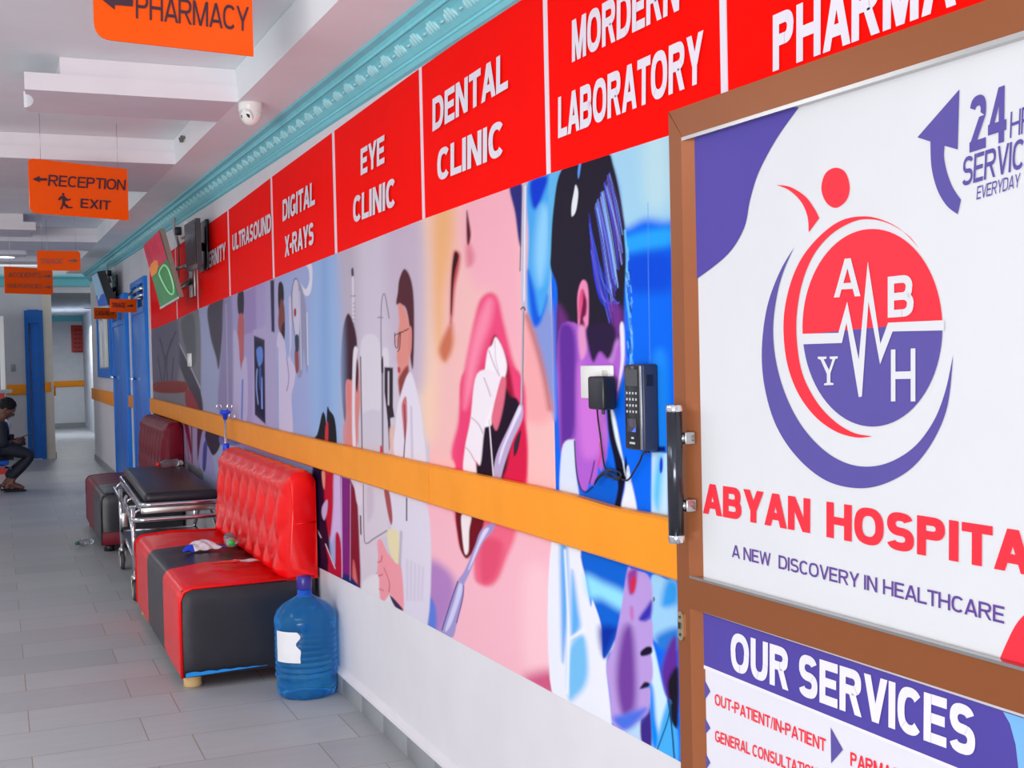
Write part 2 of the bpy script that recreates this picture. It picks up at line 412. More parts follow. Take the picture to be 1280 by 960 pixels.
# cornice along the wall: curved moulding with leaf tufts
b = MB()
def cprof(y):
    z = ceil_z(y)
    P = [(D, z - 0.128), (D - 0.012, z - 0.122), (D - 0.018, z - 0.105), (D - 0.03, z - 0.095), (D - 0.058, z - 0.05), (D - 0.075, z - 0.034), (D - 0.082, z - 0.030), (D - 0.088, z - 0.018), (D - 0.108, z - 0.010), (D - 0.112, z)]
    return [Vector((x, y, zz)) for x, zz in P]
y0c, y1c = -0.6, YC
A, B = cprof(y0c), cprof(y1c)
n = len(A)
b.add(A + B, [(i, i + 1, n + i + 1, n + i) for i in range(n - 1)], 0, False)
yy = 1.0
while yy < 17.0:
    z = ceil_z(yy)
    for k, (dy, s) in enumerate(((-0.036, 0.7), (-0.014, 0.95), (0.012, 0.95), (0.034, 0.7))):
        M_ = Matrix.Rotation(-0.9, 3, 'Y') @ Matrix.Rotation(dy * 9, 3, 'X')
        b.ball((D - 0.047, yy + dy, z - 0.072 + 0.008 * s), (0.010, 0.008, 0.030 * s), 6, 5, M_, 1)
    b.ball((D - 0.050, yy + 0.08, z - 0.066), (0.006, 0.02, 0.006), 6, 4, None, 1)
    yy += 0.165
b.tube([(D - 0.079, -0.6, ceil_z(-0.6) - 0.033), (D - 0.079, YC, ceil_z(YC) - 0.033)], 0.006, 6)
b.tube([(D - 0.02, -0.6, ceil_z(-0.6) - 0.10), (D - 0.02, YC, ceil_z(YC) - 0.10)], 0.006, 6)
struct(b.build('trim_1', [teal, teal_lt]))

# ------------------------------------------------------------------ the printed wall
def curve_of(pix, X=D):
    P = sorted([(onX(x, y, X).y, onX(x, y, X).z) for x, y in pix])
    ys = np.array([p[0] for p in P]); zs = np.array([p[1] for p in P])
    return lambda Y: np.interp(Y, ys, zs)
Z_RB = curve_of([(196, 410), (222.7, 398.5), (247.5, 386.8), (288.7, 370), (341, 348.7), (421, 317), (530, 274), (688, 217.4), (834, 170.7)])
Z_RT = curve_of([(200, 324), (250, 287.8), (286, 262.5), (339.4, 222), (417, 165), (524, 86.6), (648, 0)])
Z_MB = curve_of([(396, 707.5), (452, 735.6), (600, 816), (766, 905.6), (847, 949.4)])
DX = [(190.5, 450), (221.5, 370), (247.5, 350), (287.5, 330), (342, 300), (419.5, 240), (529, 180), (686.5, 160), (907, 60)]
DY = [onX(x, y, D).y for x, y in DX] + [0.75]

# --- painter: traced shapes are moved onto the wall and evaluated there
_FA = (660, 160, 3.2); _FB = (660, 420, 3.2); _FC = (660, 660, 3.2); _FD = (520, 220, 3.2); _FE = (520, 480, 2.4)
_FF = (390, 290, 3.2); _FG = (385, 560, 4.0); _FH = (240, 310, 3.695); _FI = (180, 340, 4.0); _FJ = (180, 500, 9.333)
SHAPES = []
def _wall(pix): return np.array([[onX(x, y, D).y, onX(x, y, D).z] for x, y in pix])
def _scale(pix):
    cx = sum(p[0] for p in pix) / len(pix); cy = sum(p[1] for p in pix) / len(pix)
    a, b_, c = _wall([(cx, cy), (cx + 2, cy), (cx, cy + 2)])
    return 2 / abs(b_[0] - a[0]), 2 / abs(c[1] - a[1])
def S(frame, pts, col, f=1.5, sm=True, a=1.0):
    pix = fr(frame, pts); k = _scale(pix)
    if sm: pix = smooth_pts(pix)
    SHAPES.append(('p', _wall(pix), k, [lin(c) for c in col], f, a))
def Ln(frame, pts, col, w=1.5, f=0.8, a=1.0):
    pix = fr(frame, pts); k = _scale(pix)
    if len(pts) > 2: pix = smooth_pts(pix, False)
    SHAPES.append(('l', _wall(pix), k, [lin(c) for c in col], f, a, w))
def _dist(P, A, closed):
    B = np.roll(A, -1, 0) if closed else A[1:]
    if not closed: A = A[:-1]
    best = np.full(len(P), 1e9); cross = np.zeros(len(P), int)
    for a, b_ in zip(A, B):
        d = b_ - a; L2 = (d * d).sum() + 1e-12
        t = np.clip(((P - a) @ d) / L2, 0, 1)
        q = P - a - t[:, None] * d
        best = np.minimum(best, (q * q).sum(1))
        if closed and a[1] != b_[1]:
            m = ((a[1] > P[:, 1]) != (b_[1] > P[:, 1]))
            xi = (b_[0] - a[0]) * (P[:, 1] - a[1]) / (b_[1] - a[1]) + a[0]
            cross += (m & (P[:, 0] < xi)).astype(int)
    return np.sqrt(best), cross % 2 == 1
def paint(YZ, base):
    C = np.array(base, float)
    for sh in SHAPES:
        kind, A, k, col, f, al = sh[:6]
        k = np.array(k); pad = (f * 2 + (sh[6] if kind == 'l' else 0)) / k
        lo = A.min(0) - pad; hi = A.max(0) + pad
        idx = np.where((YZ[:, 0] > lo[0]) & (YZ[:, 0] < hi[0]) & (YZ[:, 1] > lo[1]) & (YZ[:, 1] < hi[1]))[0]
        if not len(idx): continue
        d, ins = _dist(YZ[idx] * k, A * k, kind == 'p')
        if kind == 'p': sd = np.where(ins, d, -d)
        else: sd = sh[6] * 0.5 - d
        w = np.clip(0.5 + sd / (2 * f), 0, 1); w = w * w * (3 - 2 * w) * al
        C[idx] = C[idx] * (1 - w[:, None]) + np.array(col) * w[:, None]
    return C

# ---- dental photo
S(_FD, [(20, 150), (75, 140), (85, 960), (20, 960)], (246, 206, 180), 14)
S(_FD, [(75, 160), (150, 130), (150, 300), (118, 480), (112, 700), (150, 650), (118, 735), (85, 660), (70, 400)], (238, 178, 124), 12)
S(_FD, [(205, 110), (385, 45), (418, 260), (428, 500), (432, 760), (360, 660), (310, 470), (240, 440), (200, 300)], (243, 176, 190), 10)
S(_FD, [(440, 560), (490, 690), (548, 960), (430, 960), (430, 700)], (244, 168, 172), 8)
S(_FE, [(30, 350), (420, 470), (420, 960), (30, 720)], (243, 182, 196), 10)
S(_FE, [(330, 560), (420, 600), (420, 900), (330, 850)], (248, 196, 206), 14)
S(_FE, [(30, 540), (100, 560), (125, 640), (80, 760), (34, 740)], (176, 128, 190), 10)
S(_FE, [(33, 630), (60, 665), (62, 740), (36, 730)], (96, 124, 214), 3)
S(_FE, [(330, 880), (420, 860), (420, 940)], (206, 90, 130), 10)
S(_FD, [(212, 260), (236, 310), (232, 350), (208, 362), (202, 300)], (226, 132, 150), 5)
S(_FD, [(96, 690), (145, 585), (150, 680), (120, 742)], (206, 112, 84), 5)
S(_FD, [(156, 300), (180, 312), (178, 360), (160, 450), (150, 560), (140, 580), (142, 440), (148, 350)], (190, 66, 70), 3.5)
S(_FD, [(160, 304), (174, 320), (160, 380), (152, 440), (146, 545), (142, 540), (144, 430), (150, 350)], (50, 12, 24), 1.5)
S(_FD, [(206, 140), (216, 180), (223, 235), (214, 275), (206, 250)], (92, 20, 28), 2)
# lips, mouth, teeth
S(_FD, [(300, 466), (332, 490), (354, 580), (388, 720), (412, 800), (428, 980), (420, 1150), (160, 1150), (172, 980), (190, 820), (215, 680), (240, 560), (262, 492)], (236, 74, 124), 4)
S(_FE, [(150, -40), (310, -40), (335, 130), (337, 240), (325, 320), (230, 310), (125, 275), (135, 120)], (236, 66, 116), 3)
S(_FD, [(285, 500), (312, 505), (300, 590), (262, 700), (225, 860), (196, 930), (205, 780), (240, 610)], (248, 138, 168), 7)
S(_FD, [(318, 636), (348, 690), (372, 745), (392, 850), (405, 960), (380, 1120), (250, 1120), (240, 960), (290, 720)], (160, 18, 56), 3)
S(_FD, [(352, 850), (388, 890), (402, 980), (390, 1080), (330, 1100), (335, 960)], (36, 10, 30), 3)
S(_FE, [(220, 90), (300, 40), (322, 120), (300, 210), (280, 300), (185, 280), (190, 225)], (34, 14, 36), 2)
S(_FE, [(290, 170), (320, 95), (336, 190), (328, 300), (262, 300), (275, 250)], (216, 28, 72), 3)
S(_FD, [(345, 790), (352, 850), (332, 920), (318, 990), (300, 960), (322, 880)], (228, 112, 134), 2.5)
S(_FE, [(245, 0), (272, -20), (266, 60), (245, 138), (230, 95)], (226, 108, 132), 2)
S(_FD, [(322, 645), (342, 672), (360, 720), (367, 762), (360, 802), (345, 806), (325, 872), (306, 960), (300, 1000), (235, 990), (250, 872), (274, 800), (290, 700), (308, 676)], (244, 236, 242), 1.6)
S(_FE, [(186, -30), (248, -30), (240, 40), (216, 98), (206, 150), (196, 240), (182, 232), (182, 274), (146, 268), (150, 190), (166, 108)], (240, 230, 238), 1.6)
Ln(_FD, [(296, 700), (318, 760), (338, 800)], (206, 180, 196), 1.6)
Ln(_FD, [(276, 808), (292, 850), (302, 880)], (206, 180, 196), 1.6)
Ln(_FE, [(168, 100), (190, 120), (204, 148)], (204, 174, 190), 1.6)
Ln(_FE, [(152, 190), (165, 205), (180, 232)], (204, 174, 190), 1.6)
Ln(_FD, [(320, 660), (322, 730), (336, 790)], (222, 204, 214), 1.4)
S(_FE, [(128, 340), (300, 400), (268, 540), (232, 602), (182, 592), (172, 520), (142, 502), (128, 450)], (238, 104, 134), 4)
S(_FE, [(200, 470), (262, 480), (240, 580), (200, 590)], (226, 80, 112), 6)
S(_FE, [(126, 370), (205, 395), (188, 470), (164, 518), (146, 517), (130, 470)], (112, 12, 28), 1.8)
S(_FE, [(140, 392), (168, 394), (162, 440), (160, 500), (149, 508), (141, 450)], (240, 226, 230), 1.4)
# navy corner, glove and instruments
S(_FD, [(545, 500), (560, 960), (532, 870), (490, 700), (450, 540), (470, 480)], (134, 150, 212), 4)
Ln(_FD, [(448, 560), (480, 660), (515, 790), (540, 930)], (196, 116, 112), 6, 5)
S(_FD, [(378, 40), (426, 20), (428, 260), (415, 262), (400, 150)], (44, 44, 122), 2)
S(_FD, [(450, 20), (580, -20), (556, 280), (545, 400), (525, 520), (496, 590), (472, 580), (446, 500), (452, 250)], (72, 166, 236), 3)
S(_FD, [(462, 20), (530, 0), (515, 70), (485, 130), (465, 110)], (8, 58, 206), 4)
S(_FD, [(450, 380), (476, 450), (500, 560), (530, 480), (498, 592), (466, 575)], (12, 90, 224), 4)
S(_FD, [(500, 130), (540, 150), (530, 330), (500, 440), (478, 330)], (140, 205, 245), 8)
S(_FD, [(430, 28), (446, 28), (442, 400), (446, 520), (428, 526), (424, 400)], (196, 190, 212), 1)
Ln(_FD, [(441, 40), (436, 500)], (240, 240, 248), 1.2)
Ln(_FD, [(428, 40), (420, 380)], (92, 84, 110), 1.2)
Ln(_FD, [(432, 532), (430, 720), (426, 925)], (186, 176, 196), 2.8)
Ln(_FD, [(435, 540), (430, 915)], (120, 90, 110), 0.9)
Ln(_FD, [(424, 532), (434, 524), (440, 536)], (40, 30, 40), 1.6)
S(_FE, [(315, 60), (324, 75), (320, 112), (292, 172), (268, 242), (252, 296), (234, 280), (246, 208), (282, 128), (302, 85)], (188, 168, 206), 1.2)
S(_FE, [(312, 68), (318, 80), (300, 118), (272, 180), (252, 240), (258, 200), (286, 130)], (232, 224, 244), 1.5)
S(_FE, [(318, 138), (310, 192), (297, 217), (298, 175)], (60, 34, 56), 1)
Ln(_FE, [(222, 108), (236, 290)], (226, 214, 224), 1.6)
S(_FE, [(215, 424), (240, 418), (232, 442), (206, 472), (186, 512), (162, 570), (147, 602), (143, 642), (126, 712), (112, 760), (76, 745), (108, 650), (128, 590), (148, 560), (178, 490), (194, 446)], (160, 148, 202), 1.2)
S(_FE, [(205, 440), (222, 434), (196, 480), (172, 536), (160, 556), (184, 490)], (220, 214, 240), 1.2)
S(_FE, [(132, 600), (142, 606), (136, 640), (108, 720), (90, 738), (118, 650)], (206, 204, 238), 1.4)
Ln(_FE, [(128, 592), (108, 650), (80, 738)], (84, 66, 130), 1.2)
Ln(_FE, [(146, 606), (142, 645), (124, 716)], (96, 76, 140), 1.2)

# ---- laboratory photo
S(_FA, [(90, 180), (150, 160), (100, 520), (96, 700), (88, 700)], (96, 180, 232), 2)
S(_FA, [(315, 60), (440, 20), (600, -20), (600, 340), (470, 365), (380, 395), (360, 240), (330, 140)], (160, 206, 230), 9)
S(_FA, [(470, 60), (560, 30), (570, 280), (480, 300)], (182, 216, 226), 14)
S(_FA, [(390, 440), (572, 400), (572, 470), (395, 500)], (36, 160, 240), 8)
S(_FA, [(400, 520), (575, 500), (578, 640), (480, 660), (405, 640)], (8, 74, 214), 12)
S(_FB, [(500, 100), (560, 90), (560, 440), (505, 440)], (30, 136, 244), 8)
S(_FA, [(137, 170), (230, 120), (322, 100), (346, 150), (372, 260), (392, 400), (399, 520), (391, 650), (386, 800), (368, 905), (300, 935), (240, 960), (190, 975), (126, 975), (120, 800), (120, 640), (95, 560), (95, 500), (105, 330)], (36, 30, 46), 1.5)
S(_FA, [(120, 720), (150, 740), (172, 800), (190, 870), (186, 975), (128, 975)], (108, 44, 122), 6)
for _k in range(46):
    t = random.random(); u = random.random()
    x0 = 335 - 65 * t; y0 = 170 + 160 * t + random.uniform(-15, 30)
    x1 = 392 - 60 * t + random.uniform(-8, 4); y1 = 470 + 290 * t + random.uniform(-120, 30)
    c = random.choice([(74, 84, 236), (112, 146, 250), (98, 60, 160), (44, 40, 150), (150, 190, 250), (70, 40, 110)])
    Ln(_FA, [(x0, y0), (x0 + (x1 - x0) * 0.42 + 8, (y0 + y1) / 2), (x1, y1)], c, random.uniform(0.6, 1.5), 0.8, 0.85)
for _k in range(16):
    t = random.random()
    x0 = 248 + 10 * t; y0 = 340 + 160 * t
    Ln(_FA, [(x0, y0), (x0 + 24 + 20 * random.random(), y0 + 180), (330 + 40 * random.random(), 690 + 90 * random.random())], random.choice([(50, 60, 220), (90, 120, 248), (104, 50, 150)]), 1.0, 0.8, 0.8)
S(_FA, [(330, 700), (375, 720), (384, 790), (360, 870), (345, 800)], (112, 50, 140), 6)
S(_FA, [(195, 228), (205, 260), (196, 330), (180, 353), (179, 310), (188, 258)], (226, 230, 234), 1, True)
S(_FA, [(208, 142), (217, 140), (208, 200), (203, 185)], (92, 150, 232), 1)
S(_FA, [(225, 608), (241, 625), (247, 690), (244, 800), (231, 890), (212, 906), (203, 862), (204, 760), (202, 680), (211, 630)], (236, 138, 184), 1.5)
S(_FA, [(222, 646), (239, 690), (237, 742), (226, 762), (231, 792), (222, 852), (211, 800), (214, 740), (220, 700)], (112, 18, 66), 2)
S(_FA, [(216, 650), (226, 655), (218, 720), (208, 760), (208, 690)], (222, 70, 120), 2.5)
S(_FA, [(290, 900), (330, 870), (372, 850), (380, 960), (280, 975)], (186, 128, 204), 5)
Ln(_FA, [(392, 410), (400, 520), (398, 640), (410, 760), (420, 860), (414, 950)], (110, 196, 252), 2.2, 1.4)
for _k in range(60):
    y = 440 + 490 * random.random(); x = 396 + 26 * random.random() * min(1, (y - 400) / 300)
    Ln(_FA, [(x, y), (x + 4, y + 14 + 14 * random.random())], random.choice([(130, 205, 255), (60, 120, 240), (20, 30, 90)]), 1.0, 0.8, 0.8)
S(_FB, [(128, -20), (250, -20), (300, 60), (342, 110), (362, 40), (388, 20), (389, 120), (372, 200), (352, 270), (340, 292), (320, 262), (318, 330), (322, 420), (316, 500), (300, 542), (285, 520), (280, 562), (262, 602), (250, 585), (236, 620), (214, 607), (199, 550), (194, 470), (188, 425), (150, 442), (134, 442)], (176, 96, 206), 2)
S(_FB, [(128, -30), (190, -20), (198, 200), (190, 390), (150, 430), (134, 440), (130, 200)], (98, 46, 152), 5)
S(_FB, [(210, 120), (280, 230), (308, 330), (310, 430), (262, 490), (216, 440)], (206, 116, 214), 8)
S(_FB, [(205, -30), (235, -30), (238, 60), (215, 90)], (224, 150, 196), 3)
S(_FB, [(242, -40), (345, -40), (348, 40), (325, 92), (292, 64), (266, 104), (246, 50)], (44, 28, 62), 3)
S(_FB, [(372, -40), (388, -40), (389, 100), (362, 220), (376, 90)], (232, 226, 244), 1.5)
Ln(_FB, [(250, 590), (262, 540), (270, 500)], (90, 24, 96), 1.4); Ln(_FB, [(285, 520), (296, 470), (292, 430)], (220, 60, 130), 2.0, 1.5)
S(_FB, [(222, 640), (262, 596), (300, 545), (322, 500), (352, 560), (362, 640), (348, 690), (225, 660)], (10, 92, 206), 3)
S(_FB, [(140, 452), (184, 414), (192, 440), (198, 560), (209, 640), (211, 700), (136, 690)], (214, 224, 242), 1.5)
Ln(_FB, [(190, 420), (198, 540), (214, 606), (236, 624), (264, 602)], (26, 20, 58), 1.8, 1)
S(_FB, [(322, 262), (346, 300), (372, 420), (392, 560), (382, 640), (372, 700), (350, 690), (364, 600), (350, 500), (326, 380)], (18, 16, 40), 1.5)
S(_FB, [(336, 300), (352, 320), (386, 498), (392, 520), (372, 470), (352, 400)], (226, 238, 250), 1.5)
S(_FB, [(400, 540), (412, 560), (440, 712), (380, 695), (392, 610)], (228, 236, 248), 1.5)
S(_FB, [(396, 480), (402, 540), (386, 590), (390, 520)], (18, 16, 40), 1)
Ln(_FB, [(384, 500), (396, 560), (404, 520), (412, 560)], (228, 240, 252), 1.2)
S(_FB, [(500, 465), (562, 470), (564, 760), (498, 720)], (196, 228, 250), 1.6, False)
S(_FB, [(520, 500), (545, 480), (530, 690), (505, 640)], (90, 190, 246), 6)
S(_FB, [(498, 440), (554, 442), (554, 464), (500, 464)], (18, 30, 110), 1.2, False)
S(_FB, [(538, 484), (544, 500), (543, 535), (536, 550), (531, 535), (532, 500)], (20, 50, 200), 1.2)
Ln(_FA, [(484, 300), (487, 600), (492, 960)], (90, 150, 236), 0.9, 0.6, 0.7)
# lower half
S(_FC, [(100, 40), (226, 90), (236, 200), (255, 310), (265, 288), (300, 400), (306, 520), (346, 448), (351, 480), (318, 542), (340, 790), (300, 790), (105, 690)], (232, 233, 243), 1.6)
S(_FC, [(223, 80), (402, 140), (398, 280), (372, 350), (350, 452), (306, 520), (300, 400), (265, 288), (244, 230)], (16, 98, 208), 1.6)
S(_FC, [(236, 190), (300, 215), (396, 265), (388, 330), (300, 285), (250, 275)], (146, 222, 250), 9)
S(_FC, [(290, 400), (360, 400), (345, 450), (308, 515)], (8, 46, 160), 7)
S(_FC, [(180, 170), (205, 320), (212, 400), (176, 430)], (92, 172, 236), 5)
S(_FC, [(170, 480), (226, 430), (244, 540), (236, 620), (200, 670), (166, 675)], (116, 188, 236), 5)
S(_FC, [(133, 60), (160, 70), (166, 300), (150, 500), (140, 520), (135, 300)], (100, 168, 234), 4)
Ln(_FC, [(176, 440), (230, 405)], (236, 238, 246), 3, 2); Ln(_FC, [(152, 90), (166, 400), (162, 660)], (236, 240, 248), 2.6, 2)
S(_FC, [(340, 770), (440, 720), (500, 700), (500, 880), (440, 850)], (184, 212, 238), 3)
S(_FC, [(498, 195), (560, 205), (600, 225), (602, 470), (570, 475), (512, 452), (498, 380)], (156, 204, 238), 2)
S(_FC, [(560, 212), (602, 225), (602, 300), (540, 310)], (52, 152, 230), 6); S(_FC, [(520, 430), (602, 400), (602, 480), (530, 480)], (40, 120, 210), 6)
S(_FC, [(540, 560), (575, 450), (602, 460), (602, 730), (565, 692), (550, 640)], (96, 44, 150), 4)
S(_FC, [(565, 610), (604, 560), (604, 730), (572, 690)], (26, 22, 36), 3)
S(_FC, [(500, 460), (545, 640), (562, 700), (562, 840), (530, 890), (498, 870), (490, 640)], (204, 230, 248), 2)
S(_FC, [(486, 630), (505, 640), (516, 760), (532, 870), (498, 860)], (0, 134, 240), 4)
S(_FC, [(458, 745), (490, 705), (498, 880), (458, 850)], (62, 42, 132), 1.8)
S(_FC, [(520, 890), (566, 690), (602, 800), (602, 950)], (70, 172, 242), 3)
Ln(_FC, [(520, 890), (566, 760), (572, 690)], (16, 30, 90), 1.2); Ln(_FC, [(566, 690), (580, 800), (590, 920)], (16, 30, 100), 1.8)
S(_FC, [(575, 700), (602, 720), (602, 800), (578, 770)], (24, 24, 40), 2)
S(_FC, [(388, 250), (404, 160), (420, 165), (445, 172), (482, 186), (502, 240), (498, 340), (470, 374), (500, 368), (501, 480), (458, 500), (496, 504), (501, 610), (450, 642), (491, 640), (492, 700), (482, 742), (432, 782), (390, 806), (345, 782), (330, 650), (318, 550), (350, 460), (374, 340)], (184, 152, 218), 1.6)
S(_FC, [(380, 420), (420, 398), (436, 560), (432, 722), (382, 745), (358, 600)], (114, 64, 156), 7)
S(_FC, [(345, 760), (400, 740), (480, 720), (440, 780), (390, 808)], (74, 112, 222), 5)
S(_FC, [(404, 180), (440, 170), (432, 250), (410, 262)], (150, 60, 150), 3); S(_FC, [(418, 205), (436, 200), (430, 250), (416, 258)], (214, 40, 62), 2)
S(_FC, [(455, 494), (480, 474), (500, 478), (498, 502), (460, 512)], (28, 18, 48), 1.4)
S(_FC, [(453, 642), (470, 616), (490, 620), (486, 634)], (36, 20, 50), 1.4)
S(_FC, [(448, 362), (478, 316), (500, 290), (497, 350), (470, 372)], (58, 48, 176), 3)
S(_FC, [(412, 320), (424, 316), (426, 360), (416, 365)], (190, 110, 180), 3)
S(_FC, [(506, 276), (511, 280), (510, 292), (506, 292)], (30, 30, 50), 0.8)

# ---- eye clinic photo
S(_FF, [(96, 60), (180, 30), (175, 870), (96, 850)], (188, 176, 194), 10)
S(_FF, [(300, 0), (445, -30), (445, 600), (330, 500)], (198, 180, 200), 14)
S(_FF, [(160, 150), (168, 145), (170, 180), (162, 178)], (62, 58, 72), 1); Ln(_FF, [(166, 180), (168, 380)], (216, 210, 222), 2.4, 1)
Ln(_FF, [(158, 256), (176, 256)], (120, 112, 130), 1); 
for _k in range(6): Ln(_FF, [(168, 285 + 16 * _k), (175, 287 + 16 * _k)], (150, 142, 160), 1)
S(_FF, [(200, 440), (235, 408), (274, 440), (280, 560), (272, 722), (210, 742), (198, 560)], (218, 210, 222), 2)
S(_FF, [(198, 740), (275, 722), (282, 890), (208, 890)], (206, 198, 212), 2)
S(_FF, [(286, 470), (306, 470), (310, 540), (288, 540)], (220, 212, 222), 1.5)
Ln(_FF, [(280, 500), (279, 340), (284, 262), (294, 250), (304, 300), (312, 345)], (128, 118, 134), 1.2)
Ln(_FF, [(266, 342), (286, 342)], (128, 118, 134), 1.2)
Ln(_FF, [(284, 500), (286, 880)], (120, 108, 120), 2.2); Ln(_FF, [(197, 500), (203, 870)], (96, 86, 98), 1.4)
S(_FF, [(280, 510), (287, 510), (288, 560), (281, 560)], (50, 42, 52), 1)
S(_FF, [(293, 540), (327, 543), (327, 700), (333, 740), (316, 745), (322, 840), (311, 875), (306, 760), (300, 700), (293, 640)], (46, 36, 46), 1, False)
Ln(_FF, [(309, 560), (309, 690)], (200, 190, 202), 2)
S(_FF, [(313, 790), (342, 780), (340, 910), (318, 890)], (222, 186, 178), 2)
S(_FF, [(120, 460), (130, 370), (148, 326), (170, 368), (183, 440), (177, 500), (168, 600), (150, 640), (137, 760), (125, 700), (117, 560)], (64, 24, 42), 1.5)
S(_FF, [(138, 600), (166, 588), (185, 505), (193, 600), (196, 680), (189, 760), (186, 842), (162, 870), (130, 850), (126, 780), (138, 740)], (216, 134, 130), 1.5)
S(_FF, [(183, 508), (189, 560), (184, 640), (175, 600), (176, 540)], (66, 26, 42), 1.2)
S(_FF, [(168, 480), (186, 468), (180, 520), (174, 700), (178, 865), (166, 862), (163, 700)], (228, 220, 232), 1.2)
S(_FF, [(142, 600), (152, 606), (156, 680), (150, 724), (142, 690)], (226, 120, 118), 1.2)
S(_FF, [(346, 240), (352, 190), (372, 148), (396, 180), (410, 260), (412, 420), (407, 545), (396, 500), (394, 400), (380, 310), (356, 290), (340, 286)], (84, 36, 46), 1.5)
S(_FF, [(349, 288), (376, 310), (392, 390), (390, 560), (376, 640), (386, 660), (372, 712), (355, 652), (347, 592), (350, 550), (342, 505), (345, 460), (338, 432), (352, 370)], (222, 142, 132), 1.5)
S(_FF, [(352, 580), (386, 535), (390, 600), (378, 650), (357, 662), (349, 612)], (140, 64, 62), 2)
S(_FF, [(346, 540), (356, 545), (356, 560), (347, 562)], (190, 60, 70), 1)
Ln(_FF, [(336, 412), (360, 402), (396, 384)], (40, 26, 40), 1.3); Ln(_FF, [(334, 405), (336, 455), (346, 460), (350, 420), (356, 402), (354, 460), (346, 478)], (50, 36, 52), 1.1)
S(_FF, [(390, 386), (402, 388), (401, 470), (391, 492)], (216, 134, 130), 1)
S(_FF, [(355, 660), (396, 560), (432, 680), (449, 800), (452, 940), (338, 905), (338, 760)], (226, 218, 232), 1.5)
S(_FF, [(362, 690), (380, 660), (384, 760), (374, 830), (366, 760)], (206, 110, 116), 1.2)
Ln(_FF, [(372, 690), (376, 800), (370, 905)], (98, 60, 78), 1.4)
Ln(_FF, [(400, 700), (404, 900)], (196, 184, 204), 2, 2)
S(_FF, [(276, 855), (284, 860), (283, 885), (276, 885)], (210, 40, 70), 1)
# lower half of that photo
S(_FG, [(30, 60), (120, 110), (110, 440), (120, 640), (30, 600)], (24, 16, 46), 2)
S(_FG, [(88, 120), (132, 125), (132, 300), (112, 450), (88, 300)], (190, 26, 52), 1.8)
S(_FG, [(72, 120), (88, 122), (86, 200), (78, 190)], (226, 150, 130), 1.2); S(_FG, [(76, 290), (100, 260), (98, 320), (84, 360), (72, 330)], (196, 176, 220), 1.2)
S(_FG, [(134, 130), (168, 140), (172, 450), (140, 432), (118, 470), (130, 300)], (208, 182, 228), 2)
S(_FG, [(165, 140), (218, 155), (218, 670), (174, 648)], (124, 38, 124), 1.5, False)
S(_FG, [(142, 428), (166, 465), (172, 655), (108, 625), (104, 560), (90, 480), (100, 500), (136, 590)], (184, 26, 58), 1.2)
S(_FG, [(215, 160), (256, 265), (270, 700), (215, 672)], (128, 26, 48), 2)
S(_FG, [(232, 560), (252, 690), (228, 660)], (220, 110, 110), 2)
S(_FG, [(175, 630), (214, 640), (262, 700), (180, 665)], (36, 42, 104), 2)
Ln(_FG, [(92, 482), (138, 600)], (206, 196, 214), 1.6); Ln(_FG, [(44, 398), (68, 446)], (206, 196, 214), 1.6); Ln(_FG, [(170, 150), (174, 645)], (216, 190, 226), 0.9); Ln(_FG, [(216, 180), (214, 660)], (190, 150, 190), 0.8)
S(_FG, [(218, 155), (272, 172), (388, 205), (402, 420), (352, 470), (352, 622), (275, 692), (266, 600), (250, 262)], (214, 202, 214), 1.6)
S(_FG, [(240, 180), (276, 200), (270, 282), (248, 272)], (222, 208, 222), 1.5)
Ln(_FG, [(280, 182), (284, 440), (298, 476), (330, 455), (400, 412)], (120, 98, 112), 1.1); Ln(_FG, [(272, 692), (352, 625)], (86, 66, 84), 1.6); Ln(_FG, [(266, 340), (268, 430)], (96, 60, 80), 1.8)
S(_FG, [(298, 200), (330, 205), (330, 320), (300, 360)], (202, 186, 202), 3)
S(_FG, [(352, 625), (420, 720), (480, 820), (270, 710)], (226, 220, 226), 2)
S(_FG, [(408, 222), (600, 282), (602, 880), (480, 820), (472, 620), (458, 560), (440, 420), (420, 400)], (220, 212, 228), 1.5)
S(_FG, [(400, 418), (430, 408), (458, 432), (462, 592), (430, 560), (408, 500)], (228, 216, 174), 1.5)
S(_FG, [(384, 208), (410, 222), (426, 340), (420, 384), (404, 332)], (166, 78, 82), 1.2)
Ln(_FG, [(497, 250), (497, 362)], (74, 60, 52), 1.6); Ln(_FG, [(470, 420), (462, 600)], (180, 166, 190), 2.5, 2)
for _k in range(5): Ln(_FG, [(500 + 20 * _k, 560 + 10 * _k), (500 + 18 * _k, 760)], (206, 196, 216), 2, 2)
S(_FG, [(350, 470), (370, 458), (400, 520), (440, 572), (472, 612), (482, 810), (442, 782), (416, 732), (386, 764), (364, 748), (358, 650), (350, 620), (355, 540)], (238, 154, 164), 1.4)
for p in ([(352, 570), (368, 566), (374, 540)], [(356, 640), (376, 632)], [(360, 705), (380, 712)], [(384, 600), (410, 670), (408, 720)]): Ln(_FG, p, (196, 92, 112), 1.1)
S(_FG, [(414, 735), (480, 808), (440, 795)], (62, 42, 84), 1.2)

